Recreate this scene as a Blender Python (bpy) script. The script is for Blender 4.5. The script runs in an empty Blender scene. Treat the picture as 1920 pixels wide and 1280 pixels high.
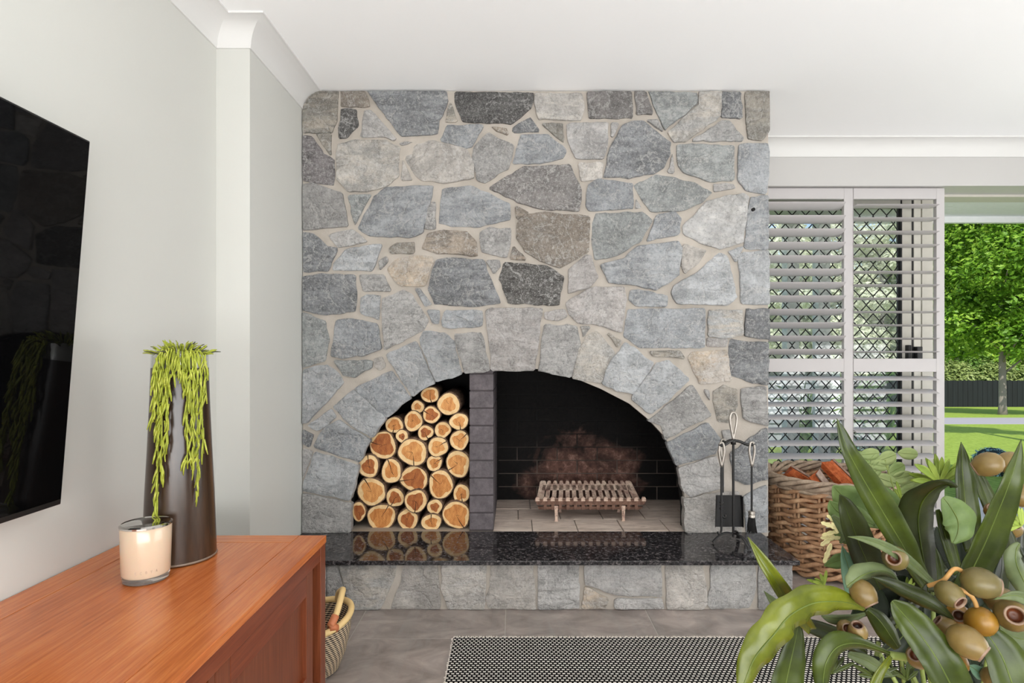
import bpy, bmesh, math, random
from mathutils import Vector, Matrix

# ------------------------------------------------------------------ camera, world, light
F = 1067.0                      # focal length in pixels of the 1920-wide frame
VPX, VPY, CH, CD = 965.0, 665.0, 1.097, 2.8
scene = bpy.context.scene
COL = scene.collection
cam_d = bpy.data.cameras.new('camera')
cam_d.sensor_width = 36.0
cam_d.lens = F / 1920.0 * 36.0
cam_d.shift_x = -(VPX - 960.0) / 1920.0
cam_d.shift_y = (VPY - 640.0) / 1920.0
cam_d.clip_start = 0.02
cam_d.clip_end = 300
cam = bpy.data.objects.new('camera', cam_d)
COL.objects.link(cam)
cam.location = (0, -CD, CH)
cam.rotation_euler = (math.radians(90), 0, 0)
scene.camera = cam

world = bpy.data.worlds.new('world')
scene.world = world
world.use_nodes = True
wn = world.node_tree
wn.nodes.clear()
w_out = wn.nodes.new('ShaderNodeOutputWorld')
w_bg = wn.nodes.new('ShaderNodeBackground')
w_sky = wn.nodes.new('ShaderNodeTexSky')
w_sky.sky_type = 'NISHITA'
w_sky.sun_disc = False
w_sky.sun_elevation = math.radians(48)
w_sky.sun_rotation = math.radians(200)
w_bg.inputs['Strength'].default_value = 0.17
wn.links.new(w_sky.outputs[0], w_bg.inputs[0])
wn.links.new(w_bg.outputs[0], w_out.inputs[0])

def light(name, kind, loc, energy, color=(1, 1, 1), rot=None, size=None, size_y=None, **kw):
    l = bpy.data.lights.new(name, kind)
    l.energy = energy
    l.color = color
    if kind == 'AREA':
        l.shape = kw.get('shape', 'RECTANGLE')
        l.size = size
        if size_y: l.size_y = size_y
    o = bpy.data.objects.new(name, l)
    COL.objects.link(o)
    o.location = loc
    if rot: o.rotation_euler = rot
    return o

R = math.radians
sun = light('sun', 'SUN', (0, -10, 20), 3.7, (1.0, 0.95, 0.86), (R(44), 0, R(-22)))
sun.data.angle = R(0.6)
# added unseen fill panels behind the camera and by the right wall, brightening the ceiling
light('rear_fill_light', 'AREA', (0.25, -4.46, 1.1), 158, (0.975, 0.99, 1.0), (R(142), 0, 0), 3.6, 2.0)
light('side_fill_light', 'AREA', (3.92, -1.75, 1.05), 52, (0.985, 0.992, 1.0), (R(128), 0, R(90)), 3.2, 1.9)

vs = scene.view_settings
vs.view_transform = 'Standard'
vs.look = 'None'
vs.exposure = 0.62
vs.gamma = 1.0
vs.use_curve_mapping = False
scene.cycles.use_denoising = True
scene.cycles.max_bounces = 10
scene.cycles.diffuse_bounces = 6
scene.cycles.glossy_bounces = 4
scene.cycles.transparent_max_bounces = 12
scene.cycles.sample_clamp_indirect = 6.0

# ------------------------------------------------------------------ helpers
rnd = random.Random(7)

def P(px, py, d):
    """pixel of the 1920x1280 frame at distance d from the lens plane -> point in the room"""
    return Vector(((px - VPX) / F * d, d - CD, CH + (VPY - py) / F * d))

def lin(c):
    return tuple(((v / 255.0) / 12.92 if v / 255.0 <= 0.04045 else ((v / 255.0 + 0.055) / 1.055) ** 2.4) for v in c)

def rgba(c, k=1.0):
    l = lin(c)
    return (min(l[0] * k, 1), min(l[1] * k, 1), min(l[2] * k, 1), 1.0)

class NT:
    """small wrapper to write node trees"""
    def __init__(s, name):
        s.m = bpy.data.materials.new(name)
        s.m.use_nodes = True
        s.t = s.m.node_tree
        s.t.nodes.clear()
        s.out = s.t.nodes.new('ShaderNodeOutputMaterial')
        s.b = s.t.nodes.new('ShaderNodeBsdfPrincipled')
        s.t.links.new(s.b.outputs[0], s.out.inputs[0])
    def n(s, typ, **kw):
        nd = s.t.nodes.new('ShaderNode' + typ)
        for k, v in kw.items():
            if hasattr(nd, k) and k not in ('Scale',): setattr(nd, k, v)
            else: s.set(nd, k, v)
        return nd
    def set(s, nd, k, v):
        sock = nd.inputs[k]
        if isinstance(v, bpy.types.NodeSocket): s.t.links.new(v, sock)
        else: sock.default_value = v
    def coord(s, kind='Object', rand=False):
        c = s.n('TexCoord').outputs[kind]
        if rand:
            r = s.n('ObjectInfo').outputs['Random']
            mul = s.n('Math', operation='MULTIPLY'); s.set(mul, 0, r); s.set(mul, 1, 57.3)
            a = s.n('VectorMath', operation='ADD'); s.set(a, 0, c); s.set(a, 1, mul.outputs[0])
            return a.outputs[0]
        return c
    def mapping(s, vec, scale=(1, 1, 1), rot=(0, 0, 0), loc=(0, 0, 0)):
        m = s.n('Mapping')
        s.set(m, 'Vector', vec); s.set(m, 'Scale', scale); s.set(m, 'Rotation', rot); s.set(m, 'Location', loc)
        return m.outputs[0]
    def noise(s, vec, scale=5, detail=4, rough=0.5, dist=0.0):
        nd = s.n('TexNoise')
        s.set(nd, 'Vector', vec); s.set(nd, 'Scale', scale); s.set(nd, 'Detail', detail)
        s.set(nd, 'Roughness', rough); s.set(nd, 'Distortion', dist)
        return nd.outputs[0]
    def ramp(s, fac, stops):
        nd = s.n('ValToRGB')
        s.set(nd, 'Fac', fac)
        e = nd.color_ramp.elements
        while len(e) > len(stops): e.remove(e[-1])
        while len(e) < len(stops): e.new(0.5)
        for el, (p, c) in zip(e, stops):
            el.position = p
            el.color = c if len(c) == 4 else (*c, 1)
        return nd.outputs[0]
    def bw(s, fac, a, b):
        if a > b: return s.ramp(fac, [(b, (1, 1, 1)), (a, (0, 0, 0))])
        return s.ramp(fac, [(a, (0, 0, 0)), (b, (1, 1, 1))])
    def mix(s, fac, a, b, mode='MIX'):
        nd = s.n('Mix', data_type='RGBA', blend_type=mode)
        for i, v in ((0, fac), (6, a), (7, b)):
            if isinstance(v, bpy.types.NodeSocket): s.t.links.new(v, nd.inputs[i])
            else: nd.inputs[i].default_value = v
        return nd.outputs[2]
    def math(s, op, a, b=0.0, c=None):
        nd = s.n('Math', operation=op)
        s.set(nd, 0, a); s.set(nd, 1, b)
        if c is not None: s.set(nd, 2, c)
        return nd.outputs[0]
    def sep(s, vec):
        nd = s.n('SeparateXYZ'); s.set(nd, 0, vec)
        return nd.outputs
    def bump(s, h, strength=0.3, dist=0.01):
        nd = s.n('Bump')
        s.set(nd, 'Height', h); s.set(nd, 'Strength', strength); s.set(nd, 'Distance', dist)
        s.set(s.b, 'Normal', nd.outputs[0])
    def p(s, **kw):
        names = dict(col='Base Color', rough='Roughness', metal='Metallic', spec='Specular IOR Level', trans='Transmission Weight',
                     ior='IOR', coat='Coat Weight', coatr='Coat Roughness', alpha='Alpha', sub='Subsurface Weight')
        for k, v in kw.items(): s.set(s.b, names[k], v)
        return s.m

MATS = {}
def plain(name, c, rough=0.5, metal=0.0, k=1.0, **kw):
    """plain paint with a hint of unevenness"""
    if name in MATS: return MATS[name]
    t = NT(name)
    nz = t.noise(t.coord('Object'), 35, 4, 0.6)
    col = t.mix(nz, rgba(c, k * 0.94), rgba(c, k * 1.06))
    t.p(col=col, rough=rough, metal=metal, **kw)
    MATS[name] = t.m
    return t.m

ORG = {}
def origin_of(o):
    return ORG.get(o.name, Vector((0, 0, 0))) if o else Vector((0, 0, 0))

def tag(o, label=None, cat=None, group=None, kind=None):
    if label: o['label'] = label
    if cat: o['category'] = cat
    if group: o['group'] = group
    if kind: o['kind'] = kind
    return o

def thing(name, loc, label, cat, group=None, kind=None):
    o = bpy.data.objects.new(name, None)
    o.empty_display_size = 0.05
    COL.objects.link(o)
    o.location = loc
    ORG[o.name] = Vector(loc)
    return tag(o, label, cat, group, kind)

class MB:
    """mesh builder in room coordinates"""
    def __init__(s): s.v = []; s.f = []
    def add(s, vs_, fs):
        b = len(s.v)
        s.v += [tuple(v) for v in vs_]
        s.f += [tuple(i + b for i in f) for f in fs]
        return s
    def box(s, x0, x1, y0, y1, z0, z1, M=None):
        v = [(x, y, z) for z in (z0, z1) for y in (y0, y1) for x in (x0, x1)]
        if M is not None: v = [M @ Vector(q) for q in v]
        return s.add(v, [(0, 2, 3, 1), (4, 5, 7, 6), (0, 1, 5, 4), (2, 6, 7, 3), (0, 4, 6, 2), (1, 3, 7, 5)])
    def prism(s, pts, vec):
        """closed polygon extruded by vec"""
        n = len(pts); vec = Vector(vec)
        v = [Vector(p) for p in pts] + [Vector(p) + vec for p in pts]
        return s.add(v, [tuple(range(n))[::-1], tuple(range(n, 2 * n))] + [(i, (i + 1) % n, n + (i + 1) % n, n + i) for i in range(n)])
    def tube(s, pts, rad, seg=8, cap=True, closed=False, flat=1.0):
        pts = [Vector(p) for p in pts]
        n = len(pts)
        if not hasattr(rad, '__len__'): rad = [rad] * n
        up = None; rings = []
        for i in range(n):
            if closed: t = pts[(i + 1) % n] - pts[(i - 1) % n]
            else: t = pts[min(i + 1, n - 1)] - pts[max(i - 1, 0)]
            if t.length < 1e-9: t = Vector((0, 0, 1))
            t.normalize()
            if up is None:
                up = Vector((0, 0, 1)) if abs(t.z) < 0.9 else Vector((1, 0, 0))
            a = t.cross(up)
            if a.length < 1e-6: a = t.orthogonal()
            a.normalize()
            b = a.cross(t).normalized(); up = b
            rings.append([pts[i] + (a * math.cos(2 * math.pi * k / seg) + b * flat * math.sin(2 * math.pi * k / seg)) * rad[i] for k in range(seg)])
        v = [q for r in rings for q in r]; fs = []
        m = n if closed else n - 1
        for i in range(m):
            j = (i + 1) % n
            for k in range(seg):
                l = (k + 1) % seg
                fs.append((i * seg + k, i * seg + l, j * seg + l, j * seg + k))
        if cap and not closed:
            fs.append(tuple(range(seg))[::-1]); fs.append(tuple((n - 1) * seg + k for k in range(seg)))
        return s.add(v, fs)
    def lathe(s, prof, c, seg=32, closed=False):
        """profile [(r,z)] about the vertical axis through c"""
        cx, cy, cz = c
        v = []; fs = []
        n = len(prof)
        for r, z in prof:
            for k in range(seg):
                a = 2 * math.pi * k / seg
                v.append((cx + r * math.cos(a), cy + r * math.sin(a), cz + z))
        for i in range(n - 1 if not closed else n):
            j = (i + 1) % n
            for k in range(seg):
                l = (k + 1) % seg
                fs.append((i * seg + k, i * seg + l, j * seg + l, j * seg + k))
        if not closed:
            if prof[0][0] > 1e-5: fs.append(tuple(range(seg))[::-1])
            if prof[-1][0] > 1e-5: fs.append(tuple((n - 1) * seg + k for k in range(seg)))
        return s.add(v, fs)
    def build(s, name, mat, parent=None, smooth=False, org=None, bevel=0.0, recalc=True, solid=0.0):
        """org = own origin in room coordinates (default: the parent's)"""
        po = origin_of(parent)
        o_ = Vector(org) if org is not None else po
        me = bpy.data.meshes.new(name)
        me.from_pydata([Vector(v) - o_ for v in s.v], [], s.f)
        if recalc:
            bm = bmesh.new(); bm.from_mesh(me)
            bmesh.ops.recalc_face_normals(bm, faces=bm.faces)
            bm.to_mesh(me); bm.free()
        if smooth:
            me.polygons.foreach_set('use_smooth', [True] * len(me.polygons))
            if smooth is not True:
                try: me.set_sharp_from_angle(angle=R(smooth))
                except Exception: pass
        me.update()
        if mat is not None: me.materials.append(mat)
        o = bpy.data.objects.new(name, me)
        COL.objects.link(o)
        if parent is not None:
            o.parent = parent
            o.location = o_ - po
        else:
            o.location = o_
        ORG[o.name] = o_
        if bevel:
            md = o.modifiers.new('bevel', 'BEVEL'); md.width = bevel; md.segments = 2; md.limit_method = 'ANGLE'; md.angle_limit = R(40)
        if solid:
            md = o.modifiers.new('thickness', 'SOLIDIFY'); md.thickness = solid; md.offset = 0
        return o

def struct(name, mb, mat, label, parent=None, **kw):
    o = mb.build(name, mat, parent, **kw)
    if parent is None: tag(o, label, None, None, 'structure')
    return o

def arc(c, r, a0, a1, n):
    return [(c[0] + r * math.cos(R(a0 + (a1 - a0) * i / n)), c[1] + r * math.sin(R(a0 + (a1 - a0) * i / n))) for i in range(n + 1)]

def catmull(pts, n):
    """n samples per span through tuples of any length"""
    out = []
    P_ = [pts[0]] + list(pts) + [pts[-1]]
    for i in range(1, len(P_) - 2):
        for k in range(n):
            t = k / n
            out.append(tuple(0.5 * ((2 * b) + (c - a) * t + (2 * a - 5 * b + 4 * c - d) * t * t + (3 * b - a - 3 * c + d) * t ** 3)
                             for a, b, c, d in zip(P_[i - 1], P_[i], P_[i + 1], P_[i + 2])))
    out.append(tuple(pts[-1]))
    return out

# ------------------------------------------------------------------ materials of the room
def paint(name, c, rough=0.55, k=1.0):
    t = NT(name)
    o = t.coord('Object')
    nz = t.noise(o, 3, 3, 0.5)
    col = t.mix(nz, rgba(c, k * 0.985), rgba(c, k * 1.015))
    t.bump(t.noise(o, 260, 3, 0.6), 0.05, 0.002)
    return t.p(col=col, rough=rough, spec=0.3)

m_wall = paint('wall_paint_soft_grey', (206, 206, 201))
m_ceil = paint('ceiling_paint_white', (254, 254, 254), 0.7)
m_corn = paint('cornice_paint_white', (222, 221, 219), 0.5)
m_trim = paint('trim_gloss_white', (194, 192, 190), 0.3)
m_shut = paint('shutter_satin_white', (192, 188, 188), 0.35)

# ------------------------------------------------------------------ room shell
XL, XN, XR, XE = -1.18, -1.047, 1.254, 4.05      # left wall, nib face, stone wall's right edge, far right wall
YN, YB, YW = -0.55, -4.6, 0.68                  # nib front, wall behind the camera, window wall
ZC = 2.4
struct('wall_left', MB().box(XL - 0.12, XL, YB - .12, YW + .12, -0.1, ZC + 0.1), m_wall, 'pale grey painted wall that carries the television')
struct('wall_corner', MB().box(XL - 0.01, XN, YN, 0.8, -0.02, ZC + 0.02), m_wall, 'narrow painted wall return beside the stone fireplace')
struct('wall_right', MB().box(XE, XE + 0.12, YB - .12, YW + .12, -0.1, ZC + 0.1), m_wall, 'painted wall opposite the television')
struct('wall_rear', MB().box(XL, XE, YB - 0.12, YB, -0.1, ZC + 0.1), m_wall, 'painted wall facing the fireplace')
struct('ceiling', MB().box(XL - .1, XE + .1, YB - .1, YW + 0.27, ZC, ZC + 0.1), m_ceil, 'smooth white plaster ceiling')
ZH = 2.13
struct('wall_back', MB().box(XR - 0.15, XE, YW, YW + 0.27, ZH, ZC + 0.01), m_trim, 'white wall band above the shuttered door opening')

def cornice(name, path, sgn, label):
    """cove profile swept along wall lines (x,y); sgn = side of the path the room is on"""
    prof = [(0.0, -0.094), (0.006, -0.094), (0.006, -0.086)] + [(0.088 - 0.080 * math.cos(R(a)), -0.088 + 0.080 * math.sin(R(a))) for a in range(6, 85, 13)] + [(0.086, -0.007), (0.094, -0.007), (0.094, 0.002), (0.0, 0.002)]
    n = len(path); rows = []
    for i in range(n):
        p = Vector(path[i])
        dirs = []
        if i > 0: dirs.append((Vector(path[i]) - Vector(path[i - 1])).normalized())
        if i < n - 1: dirs.append((Vector(path[i + 1]) - Vector(path[i])).normalized())
        ns = [Vector((-d.y, d.x)) * sgn for d in dirs]
        m = sum(ns, Vector((0, 0))).normalized()
        m = m / max(0.2, m.dot(ns[0]))
        rows.append([(p.x + m.x * u, p.y + m.y * u, ZC + z) for u, z in prof])
    mb = MB(); k = len(prof)
    fs = [tuple(range(k)), tuple((n - 1) * k + j for j in range(k))]
    for i in range(n - 1):
        for j in range(k):
            l = (j + 1) % k
            fs.append((i * k + j, i * k + l, (i + 1) * k + l, (i + 1) * k + j))
    mb.add([v for r in rows for v in r], fs)
    return struct(name, mb, m_corn, label, smooth=35)

cornice('trim_1', [(XL, YB), (XL, YN), (XN, YN), (XN, 0.02)], -1, 'white coved cornice along the television wall and round the wall return')
cornice('trim_2', [(XR, YW), (XE, YW)], -1, 'white coved cornice above the shutters')

# ------------------------------------------------------------------ tiled floor
t = NT('floor_grout'); t.p(col=t.mix(t.noise(t.coord('Object'), 40, 4), rgba((166, 160, 154)), rgba((188, 182, 174))), rough=0.8); m_grout = t.m
t = NT('floor_tile_stone_grey')
o_ = t.coord('Object', True)
big = t.noise(t.mapping(o_, (2.6, 4.2, 1)), 2.2, 7, 0.62, 1.0)
st = t.noise(t.mapping(o_, (14, 2, 1), (0, 0, 0.2)), 1.5, 5, 0.6, 0.8)
c1 = t.ramp(big, [(0.25, rgba((108, 99, 95))), (0.5, rgba((146, 135, 129))), (0.78, rgba((184, 171, 164)))])
c2 = t.mix(t.bw(st, 0.45, 0.75), c1, rgba((150, 146, 142)))
t.bump(big, 0.08, 0.004)
t.p(col=t.mix(0.45, c1, c2), rough=t.math('MULTIPLY_ADD', big, 0.25, 0.30), spec=0.45)
m_tile = t.m
floor = struct('floor', MB().box(XL - .1, XE + .1, YB - .1, YW + 0.27, -0.12, -0.0008), m_grout, 'grey rectangular stone-look floor tiles with pale grout')
tile_me = None
for ix in range(-1, 7):
    for iy in range(0, 12):
        x0 = -0.638 + 0.6 * (ix - 0); y0 = -0.60 - 0.3 * iy + 0.3 * 4
        xa, xb = x0 + 0.0016, x0 + 0.5984
        ya, yb = y0 + 0.0016, y0 + 0.2984
        if yb > YW + 0.2: continue
        if xa < XL: xa = XL + 0.002
        c = Vector(((xa + xb) / 2, (ya + yb) / 2, 0))
        full = xb - xa > 0.59
        if full and tile_me is not None:
            ob = bpy.data.objects.new('tile', tile_me); COL.objects.link(ob); ob.parent = floor; ob.location = c; ORG[ob.name] = c
        else:
            ob = MB().box(xa, xb, ya, yb, -0.012, 0.0).build('tile', m_tile, floor, org=c, bevel=0.0)
            if full: tile_me = ob.data

# ------------------------------------------------------------------ stone fireplace
STONE_C = dict(dark=(96, 94, 92), char=(86, 83, 79), dgrey=(130, 133, 137), purple=(122, 115, 116), bgrey=(160, 165, 171),
               ltblue=(174, 178, 182), grey=(168, 165, 162), ggrey=(156, 161, 160), pale=(196, 191, 187), cream=(206, 197, 186),
               white=(206, 203, 199), tan=(192, 182, 168), ochre=(206, 180, 146), brown=(146, 133, 118), brgrey=(138, 132, 129),
               pink=(182, 173, 168), olive=(156, 150, 138), warm=(190, 183, 176))
STONE_T = dict(brown=(178, 156, 130), tan=(170, 174, 177), cream=(190, 181, 173), white=(188, 188, 189), ochre=(200, 191, 182), olive=(186, 172, 152),
               bgrey=(182, 186, 190), pink=(208, 202, 198), pale=(180, 178, 177), warm=(206, 196, 184))
STONES = {}
def stone_mat(kind):
    if kind in STONES: return STONES[kind]
    c = STONE_C[kind]; c2 = STONE_T.get(kind, tuple(min(255, v + 24) for v in c))
    c = tuple(min(255, int(v * 1.0)) for v in c); c2 = tuple(min(255, int(v * 0.99)) for v in c2)
    t = NT('field_stone_' + {'bgrey': 'blue_grey', 'ggrey': 'green_grey', 'dgrey': 'mid_dark_grey', 'brgrey': 'brown_grey', 'ltblue': 'light_blue_grey', 'char': 'charcoal'}.get(kind, kind))
    o = t.coord('Object', True)
    inf = t.n('ObjectInfo').outputs['Random']
    rot = t.n('CombineXYZ'); t.set(rot, 1, t.math('MULTIPLY', inf, 6.0))
    mp = t.n('Mapping'); t.set(mp, 'Vector', o); t.set(mp, 'Rotation', rot.outputs[0]); t.set(mp, 'Scale', (5.0, 3, 24.0))
    n1 = t.noise(o, 14, 10, 0.74, 0.15)
    n2 = t.noise(mp.outputs[0], 1.0, 9, 0.68, 0.25)
    n3 = t.noise(o, 170, 4, 0.75)
    n4 = t.noise(o, 5.0, 6, 0.65, 0.2)
    n5 = t.noise(o, 70, 7, 0.78, 0.2)
    base = t.ramp(n1, [(0.36, rgba(c, 0.66)), (0.5, rgba(c, 0.98)), (0.64, rgba(c, 1.26))])
    base = t.mix(t.math('MULTIPLY', t.bw(n2, 0.46, 0.56), t.math('MULTIPLY_ADD', t.math('FRACT', t.math('MULTIPLY', inf, 7.31)), 0.75, 0.15)), base, rgba(c2, 1.12))
    base = t.mix(t.math('MULTIPLY', t.bw(n4, 0.49, 0.60), 0.45), base, rgba(tuple(int(v * 0.76) for v in c2)))
    vein = t.math('ABSOLUTE', t.math('SUBTRACT', t.noise(o, 6.0, 8, 0.62, 0.35), 0.5))
    vm = t.ramp(vein, [(0.0, (1, 1, 1)), (0.016, (0, 0, 0))])
    base = t.mix(t.math('MULTIPLY', vm, 0.5), base, rgba((222, 219, 214)))
    base = t.mix(t.math('MULTIPLY', t.bw(n5, 0.53, 0.64), 0.46), base, rgba((216, 213, 209)))
    base = t.mix(t.math('MULTIPLY', t.bw(n5, 0.48, 0.37), 0.46), base, rgba(c, 0.34))
    base = t.mix(t.math('MULTIPLY', t.bw(n3, 0.55, 0.66), 0.46), base, rgba((225, 222, 218)))
    hsv = t.n('HueSaturation'); t.set(hsv, 'Color', base); kv = 0.97 + 0.03 * max(0.0, min(1.0, (sum(c) / 3 - 135) / 40.0)); t.set(hsv, 'Value', t.math('MULTIPLY_ADD', inf, 0.22 * kv, 0.90 * kv)); t.set(hsv, 'Saturation', 0.66)
    h = t.math('ADD', t.math('MULTIPLY', n1, 0.55), t.math('MULTIPLY', n2, 1.0))
    h = t.math('ADD', h, t.math('MULTIPLY', n5, 0.60))
    h = t.math('ADD', h, t.math('MULTIPLY', t.bw(vein, 0.0, 0.05), 0.35))
    t.bump(h, 1.0, 0.015)
    STONES[kind] = t.p(col=t.mix(1.0, hsv.outputs[0], (0.86, 0.85, 0.84, 1), 'DARKEN'), rough=0.8, spec=0.25)
    return t.m

t = NT('lime_mortar')
o_ = t.coord('Object')
n1 = t.noise(o_, 7, 6, 0.6); n2 = t.noise(o_, 190, 4, 0.7)
t.bump(t.math('ADD', t.noise(o_, 26, 6, 0.6), t.math('MULTIPLY', n2, 0.3)), 0.5, 0.006)
m_mortar = t.p(col=t.mix(t.math('MULTIPLY', n2, 0.4), t.ramp(n1, [(0.3, rgba((168, 160, 150))), (0.7, rgba((194, 186, 177)))]), rgba((158, 150, 140))), rough=0.9, spec=0.2)

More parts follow.
